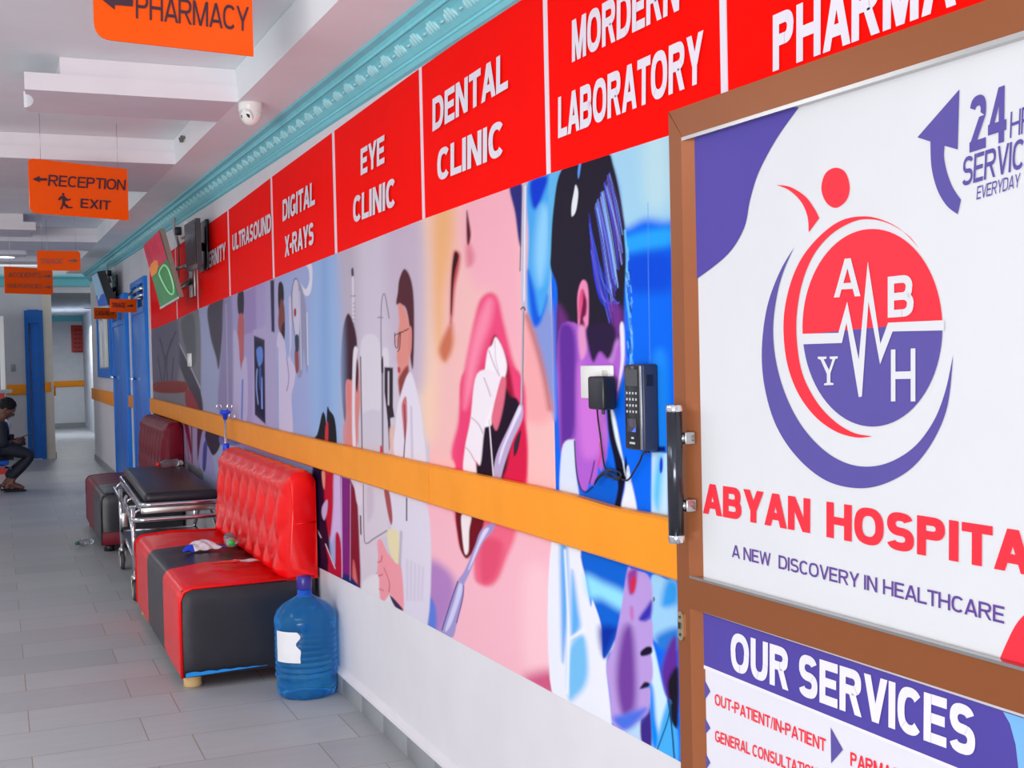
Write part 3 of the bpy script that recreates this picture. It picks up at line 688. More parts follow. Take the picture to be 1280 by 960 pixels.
# ---- x-ray photo
S(_FH, [(345, 150), (400, 130), (396, 850), (345, 830)], (176, 168, 208), 5)
S(_FH, [(560, 70), (672, 30), (690, 920), (560, 890)], (152, 182, 226), 9)
S(_FH, [(600, 60), (630, 50), (640, 880), (600, 870)], (138, 170, 220), 6)
S(_FH, [(364, 150), (382, 147), (384, 390), (370, 386)], (40, 40, 78), 1, False)
S(_FH, [(520, 70), (556, 78), (556, 180), (536, 222), (500, 192), (500, 160), (528, 190), (545, 150), (540, 95)], (222, 220, 234), 1)
S(_FH, [(480, 138), (496, 158), (506, 260), (502, 400), (482, 424), (466, 330), (461, 220), (469, 160)], (120, 116, 140), 1)
S(_FH, [(481, 146), (493, 162), (502, 260), (498, 396), (483, 414), (470, 328), (466, 220), (472, 166)], (204, 200, 222), 1)
S(_FH, [(496, 170), (518, 210), (530, 300), (538, 550), (530, 560), (518, 470), (512, 582), (490, 584), (488, 420), (504, 400)], (150, 150, 182), 1)
Ln(_FH, [(534, 300), (538, 540)], (216, 214, 230), 1.2); Ln(_FH, [(500, 200), (508, 560)], (200, 200, 222), 1.2)
S(_FH, [(474, 284), (483, 282), (483, 312), (475, 314)], (166, 30, 44), 0.8)
S(_FH, [(402, 170), (414, 156), (425, 180), (427, 240), (416, 262), (406, 302), (400, 240)], (34, 24, 36), 0.9)
S(_FH, [(414, 238), (427, 258), (432, 330), (429, 420), (416, 402), (402, 362), (403, 300)], (130, 66, 62), 0.9)
S(_FH, [(418, 360), (430, 345), (429, 422), (416, 402)], (54, 32, 40), 0.9)
S(_FH, [(394, 440), (405, 388), (430, 430), (440, 502), (454, 470), (450, 250), (460, 240), (462, 440), (456, 500), (480, 560), (476, 622), (462, 690), (466, 870), (404, 850), (398, 600)], (208, 198, 228), 1)
Ln(_FH, [(440, 505), (450, 600), (440, 660)], (150, 142, 182), 1.2); Ln(_FH, [(398, 460), (402, 840)], (110, 160, 210), 1)
S(_FH, [(477, 478), (492, 468), (496, 560), (482, 572)], (150, 76, 76), 0.9)
S(_FH, [(478, 410), (494, 404), (496, 470), (482, 474)], (60, 60, 80), 0.9)
S(_FH, [(552, 882), (580, 862), (602, 772), (612, 760), (622, 800), (624, 905), (560, 890)], (22, 20, 30), 0.9)
S(_FH, [(627, 742), (640, 752), (660, 782), (670, 850), (668, 920), (628, 905)], (26, 22, 32), 0.9)
S(_FH, [(620, 820), (632, 808), (631, 905), (617, 900)], (196, 52, 60), 0.8)

# ---- ultrasound, maternity and the far photos
S(_FH, [(178, 225), (212, 208), (212, 790), (186, 770)], (168, 160, 206), 2, False)
S(_FH, [(242, 205), (296, 178), (300, 385), (242, 400)], (158, 138, 192), 1.5, False)
S(_FH, [(285, 380), (346, 360), (346, 830), (280, 810)], (182, 168, 210), 1.5, False)
S(_FH, [(214, 212), (240, 200), (241, 300), (226, 312), (214, 290)], (46, 40, 56), 1)
S(_FH, [(217, 318), (241, 318), (242, 460), (236, 605), (228, 545), (213, 460)], (190, 98, 102), 1)
S(_FH, [(188, 410), (214, 408), (226, 560), (238, 520), (256, 520), (254, 800), (186, 775)], (192, 182, 218), 1)
Ln(_FH, [(236, 610), (232, 790)], (96, 120, 210), 2, 1)
S(_FH, [(288, 404), (338, 424), (342, 814), (293, 770)], (44, 42, 74), 0.9, False)
S(_FH, [(294, 425), (331, 440), (336, 790), (300, 752)], (22, 22, 54), 0.9, False)
S(_FH, [(300, 470), (326, 460), (329, 520), (310, 545)], (96, 136, 216), 1); Ln(_FH, [(303, 560), (300, 640), (308, 720)], (150, 176, 240), 1.2); Ln(_FH, [(324, 600), (326, 740)], (130, 160, 236), 2)
S(_FH, [(312, 560), (322, 556), (322, 640), (314, 650)], (60, 80, 160), 1)
S(_FH, [(76, 272), (150, 235), (142, 420), (126, 556), (112, 500), (86, 402)], (74, 68, 84), 1.5)
S(_FH, [(148, 240), (184, 222), (188, 770), (125, 745), (130, 560), (142, 420)], (148, 138, 178), 2)
Ln(_FH, [(160, 260), (168, 740)], (174, 166, 204), 1.4)
S(_FI, [(160, 230), (275, 195), (282, 700), (255, 660), (165, 380)], (126, 124, 134), 1.5)
S(_FI, [(168, 352), (282, 592), (284, 700), (168, 440)], (70, 66, 80), 1.2); Ln(_FI, [(175, 350), (284, 580)], (190, 190, 200), 1)
S(_FI, [(190, 240), (250, 220), (262, 420), (240, 470), (196, 330)], (96, 98, 104), 2)
S(_FI, [(48, 270), (165, 230), (165, 560), (48, 560)], (104, 98, 118), 2)
for p in ([(100, 560), (106, 440), (80, 330)], [(106, 440), (140, 340)], [(120, 560), (118, 420), (160, 300)], [(90, 540), (70, 420)], [(140, 550), (150, 430)]): Ln(_FI, p, (64, 58, 70), 1.3)
S(_FI, [(58, 552), (205, 548), (205, 600), (60, 600)], (136, 52, 44), 1)
S(_FI, [(210, 590), (240, 600), (275, 690), (215, 670)], (150, 60, 70), 1.5)
S(_FJ, [(60, 120), (370, 240), (450, 640), (60, 640)], (40, 34, 52), 1.5)
S(_FJ, [(370, 235), (436, 255), (452, 690), (370, 690)], (24, 18, 38), 1)
S(_FJ, [(435, 250), (575, 305), (575, 760), (450, 690)], (168, 134, 168), 1, False)
S(_FJ, [(470, 265), (520, 285), (560, 560), (550, 640), (520, 500)], (128, 32, 58), 0.8)
Ln(_FJ, [(560, 300), (566, 730)], (110, 40, 70), 1.2); Ln(_FJ, [(500, 430), (530, 700)], (110, 60, 100), 0.8)
S(_FJ, [(575, 300), (632, 318), (640, 800), (575, 750)], (168, 148, 188), 0.8, False)
S(_FJ, [(630, 315), (702, 342), (665, 560), (660, 690), (640, 650), (628, 690)], (86, 42, 68), 0.9)
S(_FJ, [(690, 350), (742, 355), (722, 470), (762, 560), (800, 640), (830, 900), (690, 830), (640, 700)], (162, 152, 204), 1)
S(_FJ, [(738, 355), (905, 400), (882, 560), (812, 645), (762, 560), (722, 470)], (56, 46, 66), 0.9)
S(_FJ, [(700, 520), (742, 498), (724, 800), (688, 790)], (72, 74, 146), 0.9)
S(_FJ, [(905, 400), (1120, 460), (1120, 520), (905, 520)], (110, 110, 180), 1.2)

print_mat = bpy.data.materials.new('photo_print'); print_mat.use_nodes = True
_nt = print_mat.node_tree; _b = _nt.nodes['Principled BSDF']; _a = _nt.nodes.new('ShaderNodeVertexColor'); _a.layer_name = 'print'
_nt.links.new(_a.outputs['Color'], _b.inputs['Base Color']); _b.inputs['Roughness'].default_value = 0.35; _b.inputs['Specular IOR Level'].default_value = 0.02

BASES = [(128, 124, 134), (128, 126, 134), (166, 172, 206), (170, 156, 204), (160, 172, 218), (206, 196, 212), (243, 188, 186), (10, 104, 236), (236, 236, 238)]
NAMES = [('framed print strip of dark trees at the far end of the printed wall, beside the blue doors', 'far'),
         ('narrow grey photo panel behind the colourful tilted screen, with a dark diagonal beam', 'beam'),
         ('photo panel of long dark hair under the red MATERNITY heading', 'MATERNITY'),
         ('photo panel with a dark scan picture under the red ULTRASOUND heading', 'ULTRASOUND'),
         ('pale blue photo panel of a man at a machine under the DIGITAL X-RAYS heading', 'XRAY'),
         ('photo panel of a man in glasses and a patient under the EYE CLINIC heading', 'EYE'),
         ('pink photo panel of an open mouth and teeth under the DENTAL CLINIC heading', 'DENTAL'),
         ('blue photo panel of a dark-haired head under the MORDERN LABORATORY heading', 'LAB'),
         ('red panel headed PHARMACY, mostly hidden behind the brown poster door', 'PHARMACY')]
NAMES[0] = ('print strip of dark trees at the far end of the printed wall, beside the blue door', 'far')
wallP = Plane((D - 0.004, 5, 1), (0, -1, 0), (0, 0, 1))
TXT = {'DENTAL': [('DENTAL', (540.6, 164.6), (635, 110), (540.6, 124)), ('CLINIC', (546.7, 227), (628.3, 194.5), (546.7, 187.6))],
       'LAB': [('MORDERN', (714.9, 78), (849, 12.6), (714.9, 25.9)), ('LABORATORY', (697.6, 173), (879, 102), (697.6, 122))],
       'EYE': [('EYE', (450.8, 219.5), (480.5, 203.5), (450.8, 186.5)), ('CLINIC', (441.5, 279), (493.5, 258), (441.5, 246.5))],
       'XRAY': [('DIGITAL', (353.3, 277), (393.6, 255.4), (353.3, 250.5)), ('X-RAYS', (356, 321.5), (392, 305), (356, 296))],
       'ULTRASOUND': [('ULTRASOUND', (290.5, 314), (338.8, 289.5), (290.5, 293.8))],
       'MATERNITY': [('MATERNITY', (249.6, 341), (282, 323.8), (249.6, 322))]}
for i in range(9):
    yf, yn = DY[i], DY[i + 1]                        # far and near edge
    base = [lin(c) for c in BASES[i]]
    t = thing('wall_panel', NAMES[i][0], 'wall panel', (D, (yf + yn) / 2, 0.5), 'department panels along the printed wall')
    if i < 8:
        ny = int(max(24, min(260, (yf - yn) / (0.004 if i > 5 else 0.006 if i > 3 else 0.012)))); nz = 460 if i > 5 else 330 if i > 3 else 200
    else: ny, nz = 40, 40
    Y = np.linspace(yf, yn, ny + 1); Tt = np.linspace(0, 1, nz + 1)
    zb, zt = Z_MB(Y), Z_RB(Y)
    YY = np.repeat(Y[None, :], nz + 1, 0); ZZ = zb[None, :] + (zt - zb)[None, :] * Tt[:, None]
    P = np.stack([np.full(YY.size, -0.003), YY.ravel() - (yf + yn) / 2, ZZ.ravel() - 0.5], 1)
    YZ = np.stack([YY.ravel(), ZZ.ravel()], 1)
    Cb = paint(YZ, np.tile(base, (len(YZ), 1)))
    j, k = np.meshgrid(np.arange(nz), np.arange(ny), indexing='ij'); a0 = (j * (ny + 1) + k).ravel()
    faces = np.stack([a0, a0 + 1, a0 + ny + 2, a0 + ny + 1], 1)
    me = bpy.data.meshes.new('picture'); me.from_pydata(P.tolist(), [], faces.tolist()); me.update()
    at = me.color_attributes.new('print', 'FLOAT_COLOR', 'POINT')
    at.data.foreach_set('color', np.concatenate([Cb, np.ones((len(Cb), 1))], 1).astype(np.float32).ravel())
    me.materials.append(print_mat); o = bpy.data.objects.new('picture', me); COL.objects.link(o); o.parent = t
    # red heading with its white divider strip
    h = MB(); n = 12
    for q in range(n):
        a, b_ = yf + (yn - yf) * q / n, yf + (yn - yf) * (q + 1) / n
        h.add([(D - 0.003, a, Z_RB(a)), (D - 0.003, b_, Z_RB(b_)), (D - 0.003, b_, Z_RT(b_)), (D - 0.003, a, Z_RT(a)),
               (D, a, Z_RB(a)), (D, b_, Z_RB(b_)), (D, b_, Z_RT(b_)), (D, a, Z_RT(a))], [(0, 1, 2, 3), (0, 4, 5, 1), (3, 2, 6, 7)])
    h.build('heading', red_vinyl_print, t)
    w = 0.022 if i > 5 else 0.03
    if i > 0:
        d_ = MB(); d_.box(D - 0.0055, D - 0.001, yf - w / 2, yf + w / 2, Z_RB(yf), Z_RT(yf)); d_.build('divider', white_print, t)
    key = NAMES[i][1]
    if key in TXT:
        for s_, BL, BR, TL in TXT[key]:
            m = MB(); fit_text(m, wallP, s_, BL, BR, TL, 0.002 + 0.0006 * (9 - i), 0.052); m.build('lettering', white_print, t)
    if key == 'PHARMACY':
        m = MB(); fit_text(m, wallP, 'PHARMACY', (966, 89.7), (1100, 40.6), (966, 19.4), 0.002, 0.052, 'PHAR'); m.build('lettering', white_print, t)
# white edging where the print ends
struct(MB().box(D - 0.012, D, DY[0], DY[0] + 0.14, 0.09, 2.35).build('trim_2', white_paint))

# ------------------------------------------------------------------ orange bumper rails
TR = 0.032
Z_T = curve_of([(190.6, 498.5), (250, 513.5), (340, 537), (400, 551), (545, 583.5), (700, 616), (760, 634), (835, 648)], D - TR)
Z_B = curve_of([(190, 516), (340, 568), (530, 628.5), (760, 699.7), (844, 726.5)], D - TR)
def rail_seg(mb, ya, yb, n=14):
    for q in range(n):
        a, c = ya + (yb - ya) * q / n, ya + (yb - ya) * (q + 1) / n
        def ring(y):
            zt, zb = float(Z_T(y)), float(Z_B(y)); e = 0.006
            return [(D - 0.0035, y, zb), (D - TR + e, y, zb), (D - TR, y, zb + e), (D - TR, y, zt - e), (D - TR + e, y, zt), (D - 0.0035, y, zt)]
        A, B_ = ring(a), ring(c); mb.add(A + B_, [(k, (k + 1) % 6, 6 + (k + 1) % 6, 6 + k) for k in range(6)])
        if q == 0: mb.add(A, [tuple(range(6))])
        if q == n - 1: mb.add(B_, [tuple(range(6))[::-1]])
rl = thing('bumper_rail', 'long orange bumper rail running along the printed wall at hip height', 'wall rail', (D, 6, 1.0), 'orange wall rails')
s1 = onX(285, 530, D).y; s2 = onX(547, 600, D).y
for ya, yb in ((11.9, s1 + 0.004), (s1 - 0.004, s2 + 0.003), (s2 - 0.003, 0.8)):
    m = MB(); rail_seg(m, ya, yb); m.build('board', orange_rail, rl)
def small_rail(label, x0, x1, y0, y1, z0, z1):
    tag(MB().box(x0, x1, y0, y1, z0, z1, 0.006).build('bumper_rail', orange_rail), label, 'wall rail', 'orange wall rails')
small_rail('short orange rail on the wall between the two blue doors', D - 0.032, D, 13.33, 13.95, 0.98, 1.11)
small_rail('orange rail under the blue-framed window at the wall corner', D - 0.032, D, 15.66, YC - 0.02, 0.93, 1.10)

# ------------------------------------------------------------------ blue doors and window of the right wall
def side_door(n, ya, yb, ztop, label):
    d = thing('door_%d' % n, label, 'door', (D, (ya + yb) / 2, 0)); struct(d)
    f = MB()
    f.box(D - 0.045, D + 0.02, ya, ya + 0.09, 0, ztop, 0.004); f.box(D - 0.045, D + 0.02, yb - 0.09, yb, 0, ztop, 0.004)
    f.box(D - 0.047, D + 0.02, ya + 0.088, yb - 0.088, ztop - 0.06, ztop - 0.001, 0.004); f.box(D - 0.043, D + 0.02, ya + 0.09, yb - 0.09, ztop - 0.34, ztop - 0.28, 0.004)
    f.box(D - 0.042, D + 0.02, (ya + yb) / 2 - 0.03, (ya + yb) / 2 + 0.03, ztop - 0.28, ztop - 0.06)
    f.build('door_frame', blue_paint, d)
    MB().box(D - 0.034, D + 0.01, ya + 0.09, yb - 0.09, 0.01, ztop - 0.34, 0.003).build('door_leaf', blue_paint, d)
    MB().box(D - 0.02, D, ya + 0.09, yb - 0.09, ztop - 0.28, ztop - 0.06).build('transom_glass', glass_dark, d)
    k = MB()
    k.tube([(D - 0.034, yb - 0.2, 1.3), (D - 0.085, yb - 0.2, 1.3), (D - 0.085, yb - 0.36, 1.3)], 0.012, 8)
    k.build('door_handle', chrome, d)
    return d
d2 = side_door(2, 12.0, 13.3, 2.29, 'nearer blue door in the long wall, next to the end of the print')
mm = MB(); mm.box(D - 0.07, D - 0.03, 12.05, 13.25, 2.16, 2.19, 0.003); mm.box(D - 0.07, D - 0.03, 12.05, 13.25, 2.10, 2.12, 0.003); mm.build('door_closer', chrome, d2)
side_door(3, 13.98, 15.62, 2.24, 'farther blue door in the long wall, under the small orange signs')
w1 = thing('window_1', 'blue-framed window in the wall corner beyond the blue doors', 'window', (D, 17.2, 1.25)); struct(w1)
m = MB(); ya, yb, za, zb = 16.15, 18.3, 1.28, 2.16
m.box(D - 0.03, D + 0.01, ya, ya + 0.16, za, zb); m.box(D - 0.03, D + 0.01, yb - 0.16, yb, za, zb)
m.box(D - 0.032, D + 0.012, ya - .002, yb + .002, za - .002, za + 0.12); m.box(D - 0.032, D + 0.012, ya - .002, yb + .002, zb - 0.1, zb + .002); m.build('window_frame', blue_paint, w1)
MB().box(D - 0.012, D, ya + 0.16, yb - 0.16, za + 0.12, zb - 0.1).build('pane', mat('frosted_pane', (190, 200, 214), 0.3), w1)
m = MB(); m.box(D - 0.06, D - 0.02, 16.5, 16.95, 1.42, 2.1, 0.004); m.build('window_bar', white_plastic, w1)
m = MB(); m.box(D - 0.035, D - 0.005, 17.55, 17.8, 1.42, 2.08, 0.004); m.build('window_bar', white_plastic, w1)

# ------------------------------------------------------------------ far setting: facing wall, side corridor, end wall
XL = 0.66                                            # right end of the facing wall
dx0, dx1, dtop = onY(31, 400, YC + 0.6).x, onY(52.5, 400, YC + 0.6).x, onY(40, 388, YC + 0.6).z
YL = YC + 0.6
m = MB(); m.box(-4.6, dx0, YL, YL + 0.2, 0, 3.0); m.box(dx1, XL + 0.14, YL, YL + 0.2, 0, 3.0); m.box(dx0, dx1, YL, YL + 0.2, dtop, 3.0)
struct(m.build('wall_back', grey_wall))
struct(MB().box(XL + 0.0, XL + 0.14, YL - 0.012, YL, 0, 2.62).build('trim_3', mat('cream_paint', (214, 208, 196), 0.5)))
d4 = thing('door_4', 'half-open blue door in the facing wall behind the seated person', 'door', ((dx0 + dx1) / 2, YL, 0)); struct(d4)
m = MB(); m.box(dx0 - 0.01, dx0 + 0.045, YL - 0.03, YL + 0.21, 0, dtop); m.box(dx1 - 0.05, dx1 + 0.01, YL - 0.03, YL + 0.21, 0, dtop); m.box(dx0 + 0.04, dx1 - 0.045, YL - 0.034, YL + 0.214, dtop - 0.2, dtop + 0.01)
m.build('door_frame', blue_paint_dk, d4)
MB().box(dx0 + 0.075, dx1 - 0.05, YL + 0.03, YL + 0.07, 0.01, dtop - 0.2).build('door_leaf', blue_paint, d4)
MB().box(dx0 + 0.045, dx0 + 0.078, YL + 0.12, YL + 0.14, 0.01, dtop - 0.2).build('door_gap', grey_wall, d4)
struct(MB().box(-4.6, dx0 - 0.02, YL - 0.014, YL, 0, 0.1).build('baseboard_back', skirt))
def prail(label, xa, xb, y, z0, z1):
    small_rail(label, xa, xb, y - 0.03, y, z0, z1)
a = onY(8, 481, YL - .03); c = onY(33, 493, YL - .03)
prail('short orange rail on the facing wall behind the person, left of the blue door', a.x, c.x, YL, c.z, a.z)
a = onY(54.5, 478, YL - .03); c = onY(58, 490, YL - .03)
prail('stub of orange rail between the blue door and the corridor corner', a.x, XL + 0.1, YL, c.z, a.z)
# corridor beyond
XW = XL + 0.14
struct(MB().box(XL, XW, YL + 0.2, YE, 0, 3.0).build('wall_left', grey_wall))
struct(MB().box(XW, XW + 0.014, YL, YE, 0, 0.1).build('baseboard_left', skirt))
struct(MB().box(XL, 2.4, YE, YE + 0.2, 0, 3.0).build('wall_end', mat('far_white_paint', (214, 216, 220), 0.5)))
struct(MB().box(XW, 2.4, YE - 0.014, YE, 0, 0.12).build('baseboard_end', skirt))
# lintel over the opening and lower ceiling of the corridor
z0 = onY(90, 366, YL).z; z1 = ceil_z(YL)
struct(MB().box(XW - 0.02, D + 0.7, YL, YL + 0.2, z0, z1 + 0.3).build('wall_lintel', grey_wall))
struct(MB().box(XL, 2.4, YL + 0.2, YE, z0 + 0.02, z0 + 0.1).build('ceiling.008', ceil_paint))
m = MB(); zz = ceil_z(YL - 0.1)
for (x0, x1) in ((-4.6, D + 0.1),):
    m.prism([(x0, YL, zz - 0.17), (x0, YL - 0.03, zz - 0.16), (x0, YL - 0.07, zz - 0.06), (x0, YL - 0.12, zz - 0.02), (x0, YL - 0.12, zz + 0.01), (x0, YL, zz + 0.01)], (x1 - x0, 0, 0))
struct(m.build('trim_4', teal))
m = MB(); m.box(XW, 2.2, YE - 0.1, YE, z0 - 0.12, z0 + 0.02); struct(m.build('trim_5', teal))
small_rail('orange rail along the left side of the far corridor', XW, XW + 0.03, YL + 0.05, YL + 3.6, 0.98, 1.12)
small_rail('farthest orange rail, on the end wall under the red notice', XW + 0.03, 2.2, YE - 0.03, YE, 0.96, 1.10)
d5 = thing('door_5', 'blue door in the left side of the far corridor', 'door', (XW, YL + 4.5, 0)); struct(d5)
m = MB(); m.box(XW, XW + 0.05, YL + 3.7, YL + 3.85, 0, 2.12); m.box(XW, XW + 0.05, YL + 4.9, YL + 5.05, 0, 2.12); m.box(XW, XW + 0.052, YL + 3.69, YL + 5.06, 2.02, 2.125); m.build('door_frame', blue_paint, d5)
MB().box(XW, XW + 0.03, YL + 3.85, YL + 4.9, 0.01, 2.02).build('door_leaf', blue_paint_dk, d5)
w2 = thing('window_2', 'blue-framed window in the left side of the far corridor', 'window', (XW, YL + 6.5, 1.3)); struct(w2)
m = MB(); m.box(XW, XW + 0.05, YL + 5.7, YL + 5.85, 1.3, 2.4); m.box(XW, XW + 0.05, YL + 7.2, YL + 7.35, 1.3, 2.4); m.box(XW, XW + 0.052, YL + 5.69, YL + 7.36, 1.295, 1.42); m.box(XW, XW + 0.052, YL + 5.69, YL + 7.36, 2.3, 2.405); m.build('window_frame', blue_paint_dk, w2)
MB().box(XW, XW + 0.02, YL + 5.85, YL + 7.2, 1.42, 2.3).build('pane', mat('frosted_pane', (190, 200, 214), 0.3), w2)

# ------------------------------------------------------------------ hanging signs
def rounded(pl, tl, tr, br, bl, radii, n=6):
    """corner points (3D) to an outline with rounded corners; radii per corner as fractions of height"""
    c = [Vector(tl), Vector(tr), Vector(br), Vector(bl)]; out = []
    for i in range(4):
        p = c[i]; a = (c[i - 1] - p); b_ = (c[(i + 1) % 4] - p); r = radii[i]
        if r <= 0: out.append(p); continue
        pa, pb = p + a.normalized() * r, p + b_.normalized() * r
        for k in range(n + 1):
            t_ = k / n; out.append((1 - t_) ** 2 * pa + 2 * t_ * (1 - t_) * p + t_ * t_ * pb)
    return out
def hang_sign(label, pxl, pxr, ytl, ybl, ybr, Y, radii, texts, arrows=(), ink=None, figure=False, hang=True, zt=None, m_=None, group='orange hanging signs'):
    BLp = onY(pxl, ybl, Y); BRp = onZ(pxr, ybr, BLp.z)
    if abs(BRp.y - Y) > 1.0: BRp = onY(pxr, ybr, Y); BRp.z = BLp.z
    ztop = onY(pxl, ytl, Y).z if zt is None else zt
    U = (BRp - BLp).normalized(); pl = Plane(BLp, U, (0, 0, 1))
    TLp = Vector((BLp.x, BLp.y, ztop)); TRp = Vector((BRp.x, BRp.y, ztop))
    mid = (BLp + BRp) / 2
    t = thing('hanging_sign', label, 'sign', (mid.x, mid.y, BLp.z), group)
    out = rounded(pl, TLp, TRp, BRp, BLp, radii)
    MB().prism(out, -pl.N * 0.005).build('board', m_ or sign_orange, t)
    off = 0.0015 + Y * 0.0004
    for tx in texts:
        m = MB(); fit_text(m, pl, tx[0], tx[1], tx[2], tx[3], off, tx[4] if len(tx) > 4 else 0.012); m.build('lettering', ink or sign_ink, t)
    for ar in arrows:
        m = MB(); flat_poly(m, pl, ar, off); m.build('arrow', ink or sign_ink, t)
    if figure:
        m = MB(); k = (0, 140, 4.0)
        flat_poly(m, pl, smooth_pts(fr(k, [(316, 404), (323, 411), (316, 419), (309, 411)])), off)
        flat_poly(m, pl, fr(k, [(303, 420), (322, 420), (338, 436), (354, 432), (353, 440), (334, 446), (328, 440), (325, 456), (340, 468), (342, 474), (363, 474), (363, 481), (336, 482), (318, 466), (308, 488), (300, 486), (312, 458), (310, 432), (298, 442), (291, 440), (290, 436)]), off)
        m.build('running_figure', ink or sign_ink, t)
    if hang:
        for f_ in (0.12, 0.9):
            p = TLp + (TRp - TLp) * f_ - pl.N * 0.0025
            MB().tube([p - Vector((0, 0, 0.004)), (p.x, p.y, ceil_z(p.y) + (HS if p.x < XS else 0))], 0.0012, 5).build('wire', steel, t)
    return t
k5 = (100, 0, 5.333)
hang_sign('large orange hanging sign reading PHARMACY, nearest the camera', 118, 317, -40, 48, 70.5, 3.7, (0.03, 0.0, 0.0, 0.05),
          [('PHARMACY', (169.8, 22.9), (311, 39.4), (169.8, -9), 0.01)], [fr(k5, [(150, 0), (232, 65), (232, 33), (352, 43), (355, -30), (234, -40), (234, -75)])], zt=onY(118, 48, 3.7).z + 0.30)
k4 = (0, 140, 4.0)
hang_sign('orange hanging sign reading RECEPTION and EXIT with a running figure', 37.5, 161, 197.5, 266, 275.5, 6.75, (0.03, 0.01, 0.008, 0.04),
          [('RECEPTION', (60, 232.3), (156.5, 238), (61, 218.3), 0.02), ('EXIT', (100.5, 259.7), (138, 262.5), (101, 248), 0.03)],
          [fr(k4, [(163, 336), (200, 318), (196, 330), (235, 331), (235, 343), (196, 343), (203, 353)])], figure=True)
k8 = (0, 250, 8.0)
hang_sign('small orange hanging sign reading TRIAGE with an arrow pointing right', 46.8, 101, 313, 338, 338.6, 10.6, (0.0, 0.03, 0.03, 0.01),
          [('TRIAGE', (49.5, 329.8), (78.5, 329.5), (49.5, 323.5), 0.0)], [fr(k8, [(682, 600), (735, 598), (735, 588), (784, 604), (735, 628), (735, 613), (682, 612)])], ink=sign_grey)
hang_sign('orange hanging sign reading ACCIDENTS and EMERGENCIES with two arrows', 6.2, 66.5, 333, 366.5, 368.4, 12.3, (0.0, 0.03, 0.03, 0.01),
          [('ACCIDENTS', (10, 346.5), (51, 347), (10, 340.5), 0.0), ('EMERGENCIES', (9.5, 359.6), (53, 360.5), (9.5, 354.5), 0.0)],
          [fr(k8, [(432, 755), (480, 755), (480, 744), (518, 762), (480, 780), (480, 768), (432, 768)]), fr(k8, [(445, 865), (483, 865), (483, 853), (517, 871), (483, 888), (483, 876), (445, 876)])], ink=sign_grey)
hang_sign('small orange sign reading TRIAGE mounted beside the nearer blue door', 138, 171, 373.5, 390, 390.5, 12.1, (0.0, 0.0, 0.0, 0.0),
          [('TRIAGE', (140, 384.5), (157, 384.5), (140, 378.5), 0.02)], [fr((0, 300, 5.818), [(925, 476), (950, 474), (950, 466), (975, 478), (950, 490), (950, 484), (925, 484)])], hang=False)
hang_sign('small orange sign reading CASUALTY near the farther blue door', 117.8, 146, 384.5, 398.6, 399, 14.6, (0.0, 0.0, 0.02, 0.0),
          [('CASUALTY', (119.5, 394.3), (143, 394.3), (119.5, 388.8), 0.02)], hang=False)
hang_sign('red sign with a clipped corner hung at the far corridor end', 103.5, 116, 369.5, 385.5, 386, 26.0, (0, 0, 0, 0.07), [], hang=False, m_=sign_red)
# brackets holding the two wall-side signs
for t in [o for o in COL.objects if o.name.startswith('hanging_sign') and ('beside the nearer' in o['label'] or 'near the farther' in o['label'])]:
    MB().tube([(t.location.x + 0.1, t.location.y, t.location.z + 0.13), (D + 0.0, t.location.y, t.location.z + 0.13)], 0.008, 6).build('bracket', steel, t)
for t in [o for o in COL.objects if o.name.startswith('hanging_sign') and 'clipped corner' in o['label']]:
    MB().tube([(t.location.x, t.location.y, t.location.z + 0.25), (t.location.x, t.location.y, z0 + 0.03)], 0.006, 6).build('rod', steel, t)
# red notice on the end wall
a = onY(88.5, 406.5, YE - 0.02); c = onY(118, 440, YE - 0.02)
t = thing('wall_notice', 'red notice board with dark lines of print on the far end wall', 'notice', ((a.x + c.x) / 2, YE, c.z))
MB().box(a.x, c.x, YE - 0.02, YE, c.z, a.z).build('board', sign_red, t)
m = MB()
for r in range(6):
    zz = a.z - 0.1 - r * 0.1; m = MB()
    x = a.x + 0.06
    while x < c.x - 0.1:
        wd = random.uniform(0.05, 0.09); m.box(x, min(x + wd, c.x - 0.04), YE - 0.023, YE - 0.02, zz - 0.035, zz); x += wd + 0.02
    m.build('line_of_print', mat('dark_red_ink', (120, 22, 16), 0.5), t)

# ------------------------------------------------------------------ poster door opened back against the wall
phi = math.radians(-2.26)
dirv = Vector((math.sin(phi), math.cos(phi), 0))     # from hinge side towards the free edge
E0 = onX(838.5, 300, D - 0.105)                       # a point of the free edge
E0.z = 0
DP = Plane(E0, -dirv, (0, 0, 1))
def dpt(u, z, n=0.0): return E0 - dirv * u + Vector((0, 0, z)) + DP.N * n
def duz(x, y, off=0.0):
    p = DP.at(x, y, off) - E0; return -p.dot(dirv), p.z
WD = 1.28
zt = duz(836, 140)[1]; zi = duz(868, 168)[1]; zm1 = duz(872, 724)[1]; zm0 = duz(875, 764)[1]
u1 = duz(858.5, 450)[0]; u2 = duz(868, 450)[0]
door = thing('door_1', 'brown aluminium poster door folded back against the printed wall', 'door', tuple(E0 - dirv * 0.6)); struct(door)
def dbox(mb, ua, ub, za, zb_, na, nb, mi=0):
    mb.hexa([dpt(ua, za, na), dpt(ub, za, na), dpt(ub, za, nb), dpt(ua, za, nb), dpt(ua, zb_, na), dpt(ub, zb_, na), dpt(ub, zb_, nb), dpt(ua, zb_, nb)], mi)
ZB = 0.03
TD = 0.045
m = MB(); dbox(m, 0, u1, ZB, zt, -TD, 0); m.build('stile', brown_alu, door)
m = MB(); dbox(m, WD - u1, WD, ZB, zt, -TD, 0); m.build('stile', brown_alu, door)
m = MB(); dbox(m, u1, WD - u1, zi, zt, -TD, 0.0003); m.build('rail', brown_alu, door)
m = MB(); dbox(m, u1, WD - u1, zm0, zm1, -TD, 0.0003); m.build('rail', brown_alu, door)
